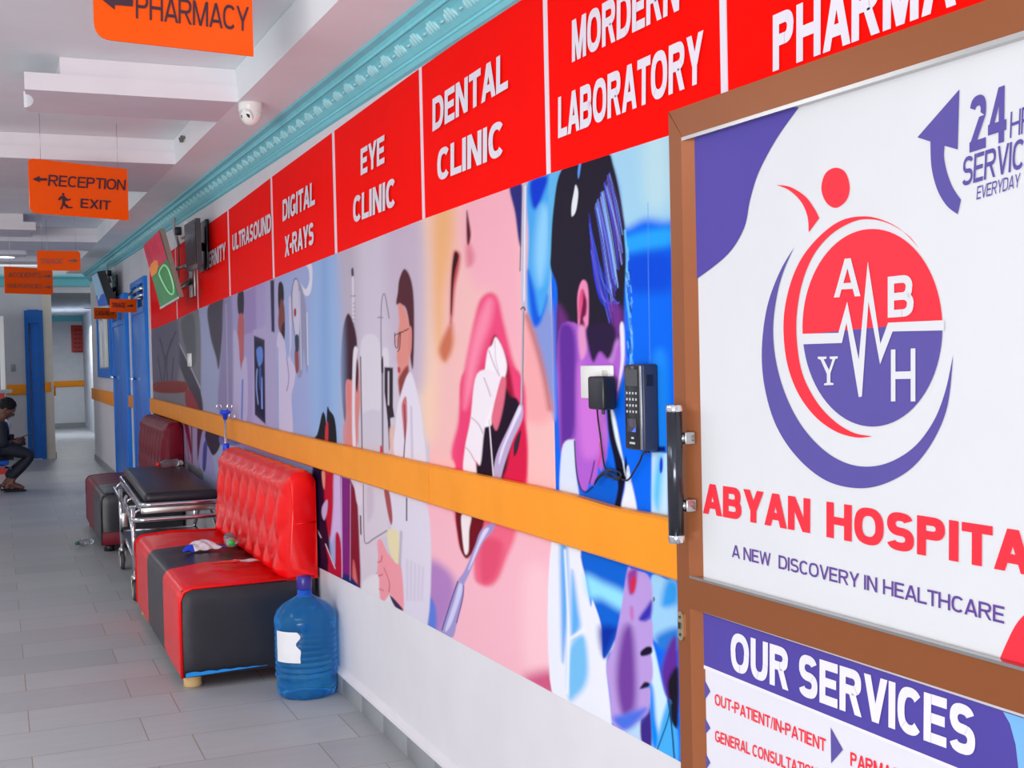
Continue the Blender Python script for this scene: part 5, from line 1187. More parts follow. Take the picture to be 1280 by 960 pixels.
# ------------------------------------------------------------------ sofas
def sofa(label, Y0, Y1, xf, back_top, stripes, mats_, low_band, Yb=None):
    """Y0 near end, Y1 far end; stripes: list of (y_limit, material index) from the near end"""
    xb = D - 0.012; zs = 0.455; zleg = 0.055; ln = Y1 - Y0
    Yb = Yb or Y1; lb = Yb - Y0
    xk = xb - 0.155                                    # foot of the backrest
    t = thing('sofa', label, 'sofa', ((xf + xb) / 2, (Y0 + Y1) / 2, 0), 'vinyl sofas against the printed wall')
    main, dark = mats_
    # seat block: rounded profile swept along the wall, cut in colour bands
    def prof(puff=0.0):
        P = [(xf + 0.004, zleg), (xf, zleg + 0.02)]
        for k in range(7):
            a = PI - k * PI / 12
            P.append((xf + 0.055 + 0.055 * math.cos(a), zs - 0.055 + 0.055 * math.sin(a)))
        P += [(xf + 0.2, zs + 0.012), (xk + 0.03, zs + 0.004), (xk + 0.03, zleg)]
        return P
    ys = [Y0] + [s[0] for s in stripes]
    m = MB()
    for i in range(len(ys) - 1):
        n_ = max(2, int((ys[i + 1] - ys[i]) / 0.06)); mi = stripes[i][1]
        P = prof()
        for q in range(n_):
            ya, yb = ys[i] + (ys[i + 1] - ys[i]) * q / n_, ys[i] + (ys[i + 1] - ys[i]) * (q + 1) / n_
            def ring(y):
                e = min(y - Y0, Y1 - y); k = 0.012 * math.exp(-e / 0.03); w = 0.004 * math.sin(y * 23)
                return [Vector((x + (k if x < xf + 0.1 else 0), y, z - (k if z > zs - 0.06 else 0) + (w if z > zs else 0))) for x, z in P]
            A, B_ = ring(ya), ring(yb); n = len(P)
            m.add(A + B_, [(j, j + 1, n + j + 1, n + j) for j in range(n - 1)], mi, True)
    P = prof(); m.add([Vector((x, Y1, z)) for x, z in P], [tuple(range(len(P)))], 0)
    m.build('seat', [main, dark], t)
    # end panel facing the camera
    m = MB(); pts = [(xf + 0.012, zleg), (xf + 0.010, zs - 0.06), (xf + 0.022, zs - 0.024), (xf + 0.06, zs - 0.012), (xb - 0.02, zs - 0.008), (xb - 0.02, zleg)]
    def inset(u, v):
        x = xf + 0.012 + (xb - 0.014 - xf - 0.012) * u; z = zleg + (zs - 0.012 - zleg) * v
        bul = 0.014 * (1 - (2 * u - 1) ** 8) * (1 - (2 * v - 1) ** 8) + 0.003 * math.sin(9 * u + 5 * v)
        return Vector((x, Y0 + 0.004 - bul, z))
    m.grid(inset, 24, 16, 0, True); m.build('side_panel', dark, t)
    m = MB(); m.tube([Vector(p) for p in ((xf + 0.006, Y0, zleg), (xf + 0.005, Y0, zs - 0.06), (xf + 0.02, Y0, zs - 0.02), (xf + 0.06, Y0, zs - 0.004), (xb - 0.02, Y0, zs))], 0.007, 8); m.build('piping', dark if low_band else main, t)
    if low_band:
        MB().box(xf + 0.006, xb - 0.012, Y0 - 0.016, Y0 + 0.004, zleg, zleg + low_band, 0.004).build('base_band', main, t)
    else:                                            # worn edge showing the lining
        m = MB()
        def worn(u, v):
            x = xf + 0.02 + 0.36 * u; w = 0.016 * (1 - u) + 0.006 * abs(math.sin(17 * u)) * (1 - u * 0.6)
            return Vector((x, Y0 - 0.015, zleg + 0.006 + 0.012 * u + v * w))
        m.grid(worn, 24, 2); m.grid(lambda u, v: Vector((xf + 0.42 + 0.05 * u, Y0 - 0.015, zleg + 0.022 + 0.006 * v)), 3, 1)
        m.build('torn_edge', mat('blue_lining', (20, 148, 236), 0.6), t)
    # tufted backrest
    zb0, zb1 = zs - 0.01, back_top; xt = xb - 0.122; nu, nv = 96, 34
    px_ = lb / 8.0
    def back(u, v):
        y = Y0 + lb * u; s_ = v
        env = min(1, u / 0.03, (1 - u) / 0.03)
        if s_ < 0.78:                                 # leaning front face
            k = s_ / 0.78; x = xk + (xt - xk) * k; z = zb0 + (zb1 - 0.05 - zb0) * k
            a = y / px_; b_ = k * 3.0
            tuft = (abs(math.sin(PI * (a + b_ * 0.5)) * math.sin(PI * (a - b_ * 0.5)))) ** 0.4
            chan = abs(math.sin(PI * a)) ** 0.5
            hgt = 0.05 * (0.55 * tuft + 0.45 * chan) * env * min(1, k / 0.1 + 0.2)
            return Vector((x - hgt + 0.012, y, z))
        k = (s_ - 0.78) / 0.22; a = PI - k * PI
        cx = (xt + xb - 0.0) / 2; r = (xb - xt) / 2
        fold = 0.010 * (abs(math.sin(PI * y / px_)) ** 0.5) * math.sin(k * PI * 0.9) * env
        return Vector((cx + (r + fold) * math.cos(a) + (0.012 - 0.014) * (1 - k), y, zb1 - 0.05 + (0.05 + fold) * math.sin(a)))
    m = MB(); m.grid(back, nu, nv, 0, True)
    m.add([Vector((xb, Y0, zb0)), Vector((xb, Yb, zb0)), Vector((xb, Yb, zb1 - 0.05)), Vector((xb, Y0, zb1 - 0.05))], [(0, 1, 2, 3)])
    for Y in (Y0, Yb):                                # end cheeks
        s = -1 if Y == Y0 else 1
        out = [back(0 if Y == Y0 else 1, j / nv) for j in range(nv + 1)] + [Vector((xb, Y, zb0))]
        c_ = sum(out, Vector()) / len(out) + Vector((0, 0.012 * s, 0))
        mid_ = [p * 0.8 + c_ * 0.2 + Vector((0, 0.009 * s, 0)) for p in out]; nn = len(out)
        m.add(out + mid_ + [c_], [(j, (j + 1) % nn, nn + (j + 1) % nn, nn + j) for j in range(nn)] + [(nn + j, nn + (j + 1) % nn, 2 * nn) for j in range(nn)], 0, True)
    bk = m.build('backrest', main, t)
    m = MB(); zz = zb0 + (zb1 - zb0) * 0.52
    m.tube([(xk + 0.05, Y0 - 0.012, zz), (xb - 0.01, Y0 - 0.014, zz + 0.006)], 0.004, 6); m.build('seam', main, bk)
    # feet
    for x, y in ((xf + 0.06, Y0 + 0.07), (xf + 0.06, Y1 - 0.07), (xb - 0.07, Y0 + 0.07), (xb - 0.07, Y1 - 0.07)):
        MB().lathe([(0.036, 0.0), (0.04, 0.003), (0.04, zleg + 0.01)], (x, y, 0), 16).build('leg', pine if not low_band else black_plastic, t)
    return t
xf = 0.706
s1_ = onX(203, 715, xf).y; s2_ = onX(183.5, 690, xf).y; sY0 = 5.50; sY1 = 7.36
bt = onX(393, 592, D - 0.03).z
print('sofa', s1_, s2_, sY1, 'backtop', bt, onY(393, 592, sY0))
sofa('bright red tufted sofa with a black stripe across the seat, nearest the camera', sY0, sY1, xf, onY(393, 589, sY0).z, [(s1_, 0), (s2_, 1), (sY1, 0)], (red_vinyl, black_vinyl), 0, 7.33)
Y2 = 9.86; bt2 = onY(224, 528, Y2).z
sofa('red sofa coloured dark for dim light, with a black front band, behind the trolley', Y2, Y2 + 1.75, 0.70, bt2, [(Y2 + 0.75, 1), (Y2 + 1.75, 0)], (red_vinyl_dim, black_vinyl), 0.1)

# ------------------------------------------------------------------ stretcher trolley with drip pole
tz = 0.590
pa, pb, pc, pd = onZ(173, 626, tz), onZ(279, 617, tz), onZ(161, 587, tz), onZ(236, 583, tz)
print('trolley', pa, pb, pc, pd)
tx0, tx1 = 0.78, 1.27; ty0, ty1 = 7.68, 9.72
t = thing('stretcher_trolley', 'chrome patient trolley with a black mattress between the two sofas', 'trolley', ((tx0 + tx1) / 2, ty0, 0))
MB().box(tx0 + 0.02, tx1 - 0.02, ty0 + 0.02, ty1 - 0.02, tz, tz + 0.07, 0.032, seg=4).build('mattress', black_vinyl, t)
def rloop(x0, x1, y0, y1, z, r, n=6):
    P = []
    for cx, cy, a0 in ((x1 - r, y1 - r, 0), (x0 + r, y1 - r, PI / 2), (x0 + r, y0 + r, PI), (x1 - r, y0 + r, 1.5 * PI)):
        for k in range(n + 1):
            a = a0 + PI / 2 * k / n; P.append(Vector((cx + r * math.cos(a), cy + r * math.sin(a), z)))
    return P
m = MB(); m.tube(rloop(tx0, tx1, ty0, ty1, tz - 0.002, 0.06), 0.014, 10, True); m.build('bed_rail', chrome, t)
m = MB(); m.tube(rloop(tx0 - 0.05, tx1 + 0.02, ty0 - 0.06, ty1 + 0.05, tz - 0.085, 0.07), 0.014, 10, True); m.build('guard_rail', chrome, t)
m = MB(); m.box(tx0 + 0.01, tx1 - 0.01, ty0 - 0.005, ty0 + 0.02, tz - 0.055, tz - 0.018, 0.003); m.box(tx0 + 0.01, tx1 - 0.01, ty1 - 0.02, ty1, tz - 0.055, tz - 0.018, 0.003)
m.box(tx0, tx0 + 0.02, ty0, ty1, tz - 0.055, tz - 0.018, 0.003); m.box(tx1 - 0.02, tx1, ty0, ty1, tz - 0.055, tz - 0.018, 0.003)
m.box(tx0 + 0.02, tx1 - 0.02, ty0 + 0.02, ty1 - 0.02, tz - 0.018, tz - 0.008); m.build('bed_frame', steel, t)
lx = (tx0 - 0.045, tx1 - 0.03); ly = (ty0 + 0.05, 8.96)
for x in lx:
    for y in ly:
        lg = MB(); lg.tube([(x, y, tz - 0.02), (x, y, 0.15)], 0.0135, 10); lg = lg.build('leg', chrome, t)
        # caster: fork, wheel, hub
        k = MB(); k.lathe([(0.022, 0.128), (0.024, 0.135), (0.024, 0.15), (0.016, 0.16)], (x, y, 0), 14)
        for sx in (-1, 1): k.box(x + sx * 0.021 - 0.002, x + sx * 0.021 + 0.002, y - 0.018, y + 0.03, 0.055, 0.135, 0.0015)
        k.build('caster_fork', steel, lg)
        Mw = Matrix.Rotation(PI / 2, 3, 'Y')
        w_ = MB(); w_.lathe([(0.045, -0.014), (0.058, -0.013), (0.062, -0.006), (0.062, 0.006), (0.058, 0.013), (0.045, 0.014)], (x, y + 0.01, 0.062), 24, Mw); w_.build('wheel', rubber, lg)
        h_ = MB(); h_.lathe([(0.012, -0.018), (0.042, -0.0155), (0.044, 0.0), (0.042, 0.0155), (0.012, 0.018)], (x, y + 0.01, 0.062), 20, Mw); h_.build('hub', mat('cream_plastic', (214, 206, 190), 0.4), lg)
m = MB()
for x in lx:
    m.tube([(x, ly[0], 0.27), (x, ly[1], 0.27)], 0.011, 8); m.tube([(x, ly[0], 0.40), (x, ly[0] + 0.4, 0.52), (x, ly[1], 0.52)], 0.010, 8)
    m.tube([(x, ly[1], 0.27), (x, (ly[0] + ly[1]) / 2, 0.58)], 0.010, 8)
for y in ly: m.tube([(lx[0], y, 0.27), (lx[1], y, 0.27)], 0.011, 8)
m.tube([(lx[0], ly[1], 0.44), (lx[1], ly[1], 0.44)], 0.011, 8)
m.build('brace', chrome, t)
m = MB(); m.box(lx[0], lx[1], ly[0], ly[1], 0.262, 0.272); m.build('lower_shelf', steel, t)
m = MB(); m.box(tx0 - 0.085, tx0 - 0.05, ty0 + 0.5, ty0 + 0.53, tz - 0.19, tz - 0.10, 0.003); m.tube([(tx0 - 0.05, ty0 + 0.515, tz - 0.085), (tx0 - 0.05, ty0 + 0.515, tz - 0.15)], 0.008, 8); m.build('latch', steel, t)
for y in (ty0 + 0.1, ty0 + 0.8, ty1 - 0.1):
    m = MB(); m.tube([(tx0 - 0.05, y, tz - 0.09), (tx0 - 0.02, y, tz - 0.05), (tx0 + 0.01, y, tz - 0.03)], 0.008, 6); m.build('clamp', chrome, t)
# drip pole clamped to the near wall-side corner
pp = onX(283.5, 560, 1.272); pX, py = 1.272, pp.y
zc1 = onY(283.5, 518, py).z; zc2 = onY(283.5, 560, py).z; ztp = onY(283, 506, py).z
m = MB(); m.tube([(pX, py, 0.30), (pX, py, zc1 + 0.02)], 0.008, 10); pole = m.build('drip_pole', chrome, t)
m = MB(); m.lathe([(0.016, zc2 - 0.025), (0.02, zc2 - 0.02), (0.02, zc2 + 0.02), (0.014, zc2 + 0.03)], (pX, py, 0), 14); m.build('collar', mat('blue_plastic', (20, 74, 236), 0.3), pole)
m = MB(); m.lathe([(0.013, zc1 - 0.03), (0.016, zc1), (0.034, zc1 + 0.008), (0.034, zc1 + 0.022), (0.012, zc1 + 0.026)], (pX, py, 0), 14); m.build('collar', mat('blue_plastic', (20, 74, 236), 0.3), pole)
for sx, s in ((-0.022, -1), (0.014, 1)):
    m = MB(); P = [(pX + sx, py, zc1 + 0.02), (pX + sx, py, ztp - 0.01)]
    for k in range(1, 9):
        a = k * PI / 6.2; P.append((pX + sx + s * 0.014 * (1 - math.cos(a)), py, ztp - 0.01 + 0.014 * math.sin(a)))
    m.tube(P, 0.0036, 6); m.build('hook', chrome, pole)
m = MB(); P = [(pX + 0.04 + 0.018 * math.cos(2 * PI * k / 14), py, zc1 - 0.012 + 0.018 * math.sin(2 * PI * k / 14)) for k in range(14)]
m.tube(P, 0.003, 6, True); m.build('ring', chrome, pole)
m = MB(); m.box(pX - 0.02, pX + 0.02, py - 0.02, ty0 - 0.05, tz - 0.11, tz - 0.06, 0.004); m.build('pole_clamp', steel, pole)
t.rotation_euler.z = math.radians(-1.7)

# ------------------------------------------------------------------ water bottle
blue_pet = bpy.data.materials.new('blue_bottle_plastic'); blue_pet.use_nodes = True
_b = blue_pet.node_tree.nodes['Principled BSDF']; _nt = blue_pet.node_tree
_nz = _nt.nodes.new('ShaderNodeTexNoise'); _nz.inputs['Scale'].default_value = 9
_cr = _nt.nodes.new('ShaderNodeValToRGB'); _cr.color_ramp.elements[0].color = rgb(30, 150, 250); _cr.color_ramp.elements[1].color = rgb(90, 200, 255)
_nt.links.new(_nz.outputs['Fac'], _cr.inputs['Fac']); _nt.links.new(_cr.outputs['Color'], _b.inputs['Base Color'])
_b.inputs['Transmission Weight'].default_value = 0.8; _b.inputs['Roughness'].default_value = 0.03; _b.inputs['IOR'].default_value = 1.25
bp = onZ(385, 866); bx, by = D - 0.144, bp.y
HB = 0.535
t = thing('water_bottle', 'large blue ribbed water dispenser bottle on the floor beside the red sofa', 'bottle', (bx, by, 0))
RB = 0.142
pr = [(0.05, 0.014), (0.085, 0.006), (0.115, 0.0), (0.128, 0.006), (0.138, 0.03), (0.139, 0.06), (0.136, 0.085)]
z = 0.095
while z < 0.30:
    pr += [(0.141, z), (0.1435, z + 0.008), (0.141, z + 0.015), (0.135, z + 0.021)]; z += 0.0275
pr += [(0.141, z), (0.144, z + 0.02), (0.142, z + 0.045), (0.130, z + 0.075), (0.105, z + 0.100), (0.07, z + 0.122), (0.042, z + 0.138), (0.031, z + 0.148), (0.030, z + 0.175)]
zn = z + 0.175
def flute(r, z_, a):
    if z_ > z + 0.05 and r > 0.045: return r * (1 + 0.022 * math.cos(14 * a))
    if z_ < 0.03: return r * (1 + 0.03 * math.cos(10 * a))
    return r
m = MB(); m.lathe(pr, (bx, by, 0), 56, None, 0, flute); m.build('body', blue_pet, t)
m = MB(); m.lathe([(0.033, zn - 0.004), (0.035, zn), (0.035, zn + 0.05), (0.032, zn + 0.056), (0.001, zn + 0.056)], (bx, by, 0), 24, None, 0, lambda r, z_, a: r * (1 + 0.012 * math.cos(24 * a))); m.build('cap', mat('violet_cap_plastic', (58, 46, 140), 0.3), t)
m = MB()
for k in range(3):
    zz = zn - 0.012; P = [(bx + 0.0325 * math.cos(2 * PI * q / 24), by + 0.0325 * math.sin(2 * PI * q / 24), zz - 0.008 * k) for q in range(24)]; m.tube(P, 0.002, 5, True)
m.build('neck_ring', mat('blue_plastic', (20, 74, 236), 0.3), t)
def lab(u, v):
    a = math.radians(196) + math.radians(52) * u
    rag = 0.03 * (0.5 + 0.5 * math.sin(13 * v)) * (1 if v > 0.45 else 0.15)
    a -= rag * 5.5 * u * (0.9)
    return Vector((bx + 0.1465 * math.cos(a), by + 0.1465 * math.sin(a), 0.175 + 0.14 * v))
m = MB(); m.grid(lab, 14, 22); m.build('torn_label', mat('paper', (232, 232, 236), 0.7), t)
# moulded crest on the shoulder
m = MB(); cd = (Vector((0, 0, 0)) - Vector((bx, by, 0))).normalized(); cp = Vector((bx, by, z + 0.018)) + Vector((cd.x, cd.y, 0)) * 0.1425
sd_ = Vector((-cd.y, cd.x, 0))
m.tube([cp + sd_ * 0.02 * math.cos(2 * PI * k / 18) + Vector((0, 0, 0.022 * math.sin(2 * PI * k / 18))) for k in range(18)], 0.003, 6, True)
m.tube([cp + sd_ * 0.008 + Vector((0, 0, -0.01)), cp + Vector((0, 0, 0.012)), cp - sd_ * 0.008 + Vector((0, 0, -0.01))], 0.003, 6); m.build('crest', blue_pet, t)
t.scale = (0.94, 0.94, 0.94)

# ------------------------------------------------------------------ small bottles and packets
clear = mat('clear_plastic', (226, 232, 236), 0.08, trans=0.85, ior=1.2)
def small_bottle(label, base, direction, L, r, capm):
    d = Vector(direction).normalized(); R = d.to_track_quat('Z', 'Y').to_matrix(); base = Vector(base)
    t = thing('drink_bottle', label, 'bottle', tuple(base))
    pr = [(0.001, 0.0), (r * 0.8, 0.0), (r, L * 0.05), (r, L * 0.22), (r * 0.9, L * 0.3), (r, L * 0.38), (r, L * 0.62), (r * 0.7, L * 0.78), (r * 0.42, L * 0.87), (r * 0.4, L * 0.92)]
    MB().lathe(pr, base, 20, R).build('body', clear, t)
    MB().lathe([(r * 0.46, L * 0.90), (r * 0.48, L * 0.91), (r * 0.48, L * 0.99), (r * 0.44, L), (0.001, L)], base, 16, R).build('cap', capm, t)
    return t
g = onZ(301, 678, 0.505)
small_bottle('small clear drink bottle with a green cap lying on the red sofa seat', (1.115, 6.56, 0.510), (-0.12, -1, -0.0), 0.20, 0.034, mat('green_cap', (40, 190, 70), 0.3))
mz = tz + 0.07
small_bottle('small clear drink bottle with a red cap lying on the black trolley mattress', (onY(222, 578, 9.56).x, 9.56, mz + 0.031), (-1, -0.7, 0), 0.20, 0.03, mat('red_cap', (236, 40, 24), 0.3))
g = onZ(106, 678, 0.03)
small_bottle('small clear drink bottle with a dark green cap on the floor by the far sofa', (g.x + 0.06, g.y + 0.1, 0.030), (-0.6, -0.6, 0), 0.18, 0.03, mat('dark_green_cap', (30, 110, 64), 0.35))
# white wad at the far end of the mattress
gx = 1.275; gy = 9.62
m = MB(); m.ball((gx, gy, mz + 0.019), (0.028, 0.045, 0.018), 14, 8)
for k in range(4): m.ball((gx + random.uniform(-.014, .014), gy + random.uniform(-.03, .03), mz + 0.028), (0.016, 0.016, 0.012), 8, 6)
tag(m.build('tissue', mat('paper', (232, 232, 236), 0.7)), 'small crumpled white tissue on the wall-side corner of the black trolley mattress', 'tissue')
# crisp packet: puffed foil, twisted to a point
def seatp(x, y, z=0.475): return onZ(x, y, z)
A, B_ = seatp(229.5, 691.5), seatp(275, 684); ax = (B_ - A); wd = Vector((0, 1, 0)) - ax.normalized() * ax.normalized().y; wd.normalize()
t = thing('snack_packet', 'crumpled white and blue snack packet on the black stripe of the red sofa', 'packet', (A.x, A.y, 0.468))
def pk(u, v, up):
    wdt = 0.02 + 0.16 * u ** 0.8; h = 0.045 * math.sin(PI * min(1, u * 1.05)) ** 0.6 * (1 - (2 * v - 1) ** 2) * up
    wig = 0.006 * math.sin(24 * u + 11 * v)
    q = A + ax * u + wd * wdt * (v - 0.4); return Vector((q.x, q.y, 0.480 + max(-0.001, h + wig * up)))
def pkpart(nm, ua, ub, mt):
    m = MB()
    m.grid(lambda u, v: pk(ua + (ub - ua) * u, v, 1.0), 14, 14); m.grid(lambda u, v: pk(ua + (ub - ua) * u, v, 0.05), 14, 14); return m.build(nm, mt, t)
foil_w = mat('white_foil', (222, 226, 236), 0.25, var=0.25, scale=40); foil_b = mat('blue_foil', (24, 66, 214), 0.22, var=0.1, scale=30)
pkpart('tip', 0.0, 0.22, foil_b); pkpart('body', 0.22, 0.86, foil_w); pkpart('end_seal', 0.86, 1.0, foil_b)
m = MB(); m.add([pk(0.66, 0.3, 1) + Vector((0, 0, .004)), pk(0.8, 0.3, 1) + Vector((0, 0, .004)), pk(0.8, 0.6, 1) + Vector((0, 0, .004)), pk(0.66, 0.6, 1) + Vector((0, 0, .004))], [(0, 1, 2, 3)]); m.build('picture', mat('dark_print', (70, 66, 74), 0.4), t)
# strip of wrapper with red ribbon
A2, B2 = seatp(289, 705, 0.48), seatp(324, 703, 0.48)
t = thing('wrapper_strip', 'flat white and violet wrapper strip with a red tail near the sofa back', 'wrapper', (A2.x, A2.y, 0.47))
ax2 = B2 - A2
def strip(u, v, ua, ub):
    k = ua + (ub - ua) * u; q = A2 + ax2 * k + Vector((0.01, -0.07, 0)) * (v - 0.5); return Vector((q.x, q.y, 0.490 + 0.005 * math.sin(3 * k) + 0.003 * math.sin(9 * k)))
for nm, ua, ub, mt in (('tail', 0, 0.14, foil_b), ('strip', 0.14, 0.92, foil_w), ('tail', 0.92, 1.0, mat('violet_foil', (74, 40, 120), 0.3))):
    m = MB(); m.grid(lambda u, v: strip(u, v, ua, ub), 10, 4); m.grid(lambda u, v: strip(u, v, ua, ub) + Vector((0, 0, -0.003)), 10, 4); m.build(nm, mt, t)
C1, C2 = seatp(264, 709.5, 0.472), seatp(299, 705, 0.48)
m = MB()
def rib(u, v):
    q = C1 + (C2 - C1) * u + Vector((0, -0.02 - 0.05 * math.sin(PI * min(1, u * 0.8)), 0)) * (v - 0.5); return Vector((q.x, q.y, 0.491 + 0.012 * u * u + 0.004 * math.sin(5 * u)))
m.grid(rib, 14, 4); m.grid(lambda u, v: rib(u, v) + Vector((0, 0, -0.003)), 14, 4); m.build('red_ribbon', mat('red_film', (244, 46, 30), 0.25), t)

# ------------------------------------------------------------------ reception counter edge at the far left
yR = 17.8
a = onY(4.2, 395, yR); c = onY(4.2, 487, yR); le = onY(15.5, 488, yR)
t = thing('reception_counter', 'white-framed reception window with a red counter front at the left edge', 'counter', (a.x - 0.8, yR + 0.1, 0))
MB().box(a.x - 1.6, a.x - 0.02, yR, yR + 0.3, 0, c.z - 0.05).build('counter_front', mat('red_laminate', (196, 24, 24), 0.35), t)
MB().box(a.x - 1.65, le.x, yR - 0.06, yR + 0.32, c.z - 0.05, c.z, 0.01).build('counter_top', mat('grey_laminate', (170, 172, 178), 0.35), t)
m = MB(); m.box(a.x - 0.06, a.x, yR + 0.05, yR + 0.11, c.z, a.z); m.box(a.x - 1.6, a.x - 1.54, yR + 0.05, yR + 0.11, c.z, a.z); m.box(a.x - 1.54, a.x - 0.06, yR + 0.05, yR + 0.11, a.z - 0.06, a.z); m.build('window_frame', white_plastic, t)
MB().box(a.x - 1.54, a.x - 0.06, yR + 0.075, yR + 0.085, c.z, a.z - 0.06).build('pane', mat('counter_glass', (206, 210, 226), 0.1, trans=0.6), t)

# ------------------------------------------------------------------ bench and seated person
PY = 15.3
def P(x, y, dy=0.0): q = onY(x, y, PY + dy); return q
seat_z = 0.385
bx1 = P(11, 580).x
t = thing('waiting_bench', 'chrome waiting bench with a blue seat under the seated person', 'bench', (bx1 - 0.5, PY, 0))
MB().box(bx1 - 1.1, bx1, PY - 0.22, PY + 0.24, seat_z - 0.06, seat_z - 0.01, 0.015).build('seat', mat('blue_bench_vinyl', (28, 84, 176), 0.35), t)
m = MB(); m.tube([(bx1 - 1.1, PY, 0.30), (bx1 - 0.06, PY, 0.30)], 0.025, 10); m.tube([(bx1 - 0.25, PY - 0.02, seat_z - 0.05), (bx1 + 0.03, PY - 0.02, 0.27)], 0.016, 8); m.build('beam', chrome, t)
for x in (bx1 - 0.35, bx1 - 1.0):
    m = MB(); m.tube([(x, PY, 0.30), (x, PY, 0.05)], 0.02, 8); m.tube([(x, PY - 0.22, 0.02), (x, PY - 0.1, 0.05), (x, PY + 0.12, 0.05), (x, PY + 0.24, 0.02)], 0.018, 8); m.build('leg', chrome, t)

def skin_mesh(name, verts, edges, radii, material, parent, root=0, sub=2):
    off = Vector(parent.location)
    me = bpy.data.meshes.new(name); me.from_pydata([tuple(Vector(v) - off) for v in verts], edges, []); me.update()
    me.materials.append(material)
    o = bpy.data.objects.new(name, me); COL.objects.link(o); o.parent = parent
    sm = o.modifiers.new('skin', 'SKIN'); sm.use_smooth_shade = True
    for i, d_ in enumerate(me.skin_vertices[0].data):
        r = radii[i]; d_.radius = r if isinstance(r, tuple) else (r, r); d_.use_root = (i == root)
    ss = o.modifiers.new('sub', 'SUBSURF'); ss.levels = sub; ss.render_levels = sub
    return o
hip = P(0, 566); hip.z = 0.53; hip.y = PY
kneeA = P(41, 569, -0.10); kneeB = P(38, 570, 0.10)
ankA = P(10.5, 601, -0.10); ankB = P(6, 603, 0.10); ankA.z = 0.10; ankB.z = 0.10
toeA = P(31, 612, -0.10); toeA.z = 0.035; toeB = ankB + Vector((0.19, 0.02, -0.065))
chest = hip + Vector((0.02, 0, 0.36)); neckb = P(4, 531); neckb.y = PY
headc = P(8.5, 511); headc.y = PY
neckb = Vector((headc.x - 0.075, PY, headc.z - 0.14)); chest = hip * 0.35 + neckb * 0.65
shA, shB = neckb + Vector((0.0, -0.17, -0.05)), neckb + Vector((0.0, 0.17, -0.05))
handA = P(18, 552, -0.06); handB = P(21, 551, 0.05)
elA = shA * 0.5 + handA * 0.5 + Vector((-0.05, -0.08, -0.13)); elB = shB * 0.5 + handB * 0.5 + Vector((-0.05, 0.08, -0.13))
pe = thing('person', 'person in a dark suit seated at the left edge, bent over a phone', 'person', (hip.x + 0.2, PY, 0))
skin_m = mat('brown_skin', (112, 72, 58), 0.5, var=0.08); suit = mat('dark_navy_suit', (30, 32, 44), 0.7, var=0.15, scale=30); shirt = mat('white_cotton', (226, 226, 236), 0.7); hair_m = mat('black_hair', (16, 14, 16), 0.8, var=0.3, scale=60)
# body: one continuous surface from pelvis to head, hands and feet
V_ = [hip, chest, neckb, neckb * 0.5 + headc * 0.5 + Vector((-0.01, 0, 0)), shA, elA, handA - Vector((0.03, 0, -0.01)), shB, elB, handB - Vector((0.03, 0, -0.01)), hip + Vector((0.03, -0.09, -0.02)), kneeA, ankA, hip + Vector((0.03, 0.09, -0.02)), kneeB, ankB,
      ankA + Vector((-0.03, 0, -0.06)), toeA, ankB + Vector((-0.03, 0, -0.06)), toeB, headc + Vector((-0.01, 0, -0.02)), headc + Vector((0.01, 0, 0.05)), headc + Vector((0.045, 0, -0.055))]
E_ = [(0, 1), (1, 2), (2, 3), (1, 4), (4, 5), (5, 6), (1, 7), (7, 8), (8, 9), (0, 10), (10, 11), (11, 12), (0, 13), (13, 14), (14, 15), (12, 16), (12, 17), (15, 18), (15, 19), (3, 20), (20, 21), (20, 22)]
R_b = [(0.10, 0.13), (0.10, 0.13), 0.06, 0.05, 0.055, 0.04, 0.026, 0.055, 0.04, 0.026, 0.075, 0.052, 0.034, 0.075, 0.052, 0.034, 0.03, 0.026, 0.03, 0.026, (0.078, 0.07), (0.082, 0.07), (0.05, 0.05)]
skin_mesh('body', V_, E_, R_b, skin_m, pe)
# face
fx = Vector((0.8, 0, -0.6)).normalized()              # looking down and to the right
fu = Vector((0.6, 0, 0.8)).normalized()
Rf = Matrix([[fx.x, 0, fu.x], [fx.y, 1, fu.y], [fx.z, 0, fu.z]])
m = MB(); m.ball(headc + fx * 0.012, (0.082, 0.072, 0.108), 20, 14, Rf); m.ball(headc + fx * 0.092 - fu * 0.02, (0.02, 0.014, 0.026), 10, 8, Rf); m.ball(headc + fx * 0.08 - fu * 0.058, (0.014, 0.026, 0.009), 10, 6, Rf)
m.ball(headc + fx * 0.062 - fu * 0.095, (0.028, 0.03, 0.02), 10, 8, Rf)
for s in (-1, 1): m.ball(headc + Vector((0, s * 0.075, 0)) - fx * 0.01 - fu * 0.015, (0.018, 0.009, 0.03), 10, 8, Rf)
m.build('face', skin_m, pe)
m = MB()
for s in (-1, 1): m.ball(headc + fx * 0.078 + fu * 0.006 + Vector((0, s * 0.03, 0)), (0.008, 0.014, 0.008), 8, 6, Rf)
m.build('eye', white_plastic, pe)
m = MB()
m.ball(headc - fx * 0.018 + fu * 0.035, (0.098, 0.086, 0.085), 20, 14, Rf)
for k in range(50):
    a = random.uniform(0, 2 * PI); b_ = random.uniform(0.0, 1.35)
    m.ball(headc - fx * 0.018 + fu * 0.035 + Rf @ Vector((0.09 * math.sin(b_) * math.cos(a), 0.08 * math.sin(b_) * math.sin(a), 0.08 * math.cos(b_))), 0.018, 6, 5)
m.build('hair', hair_m, pe)
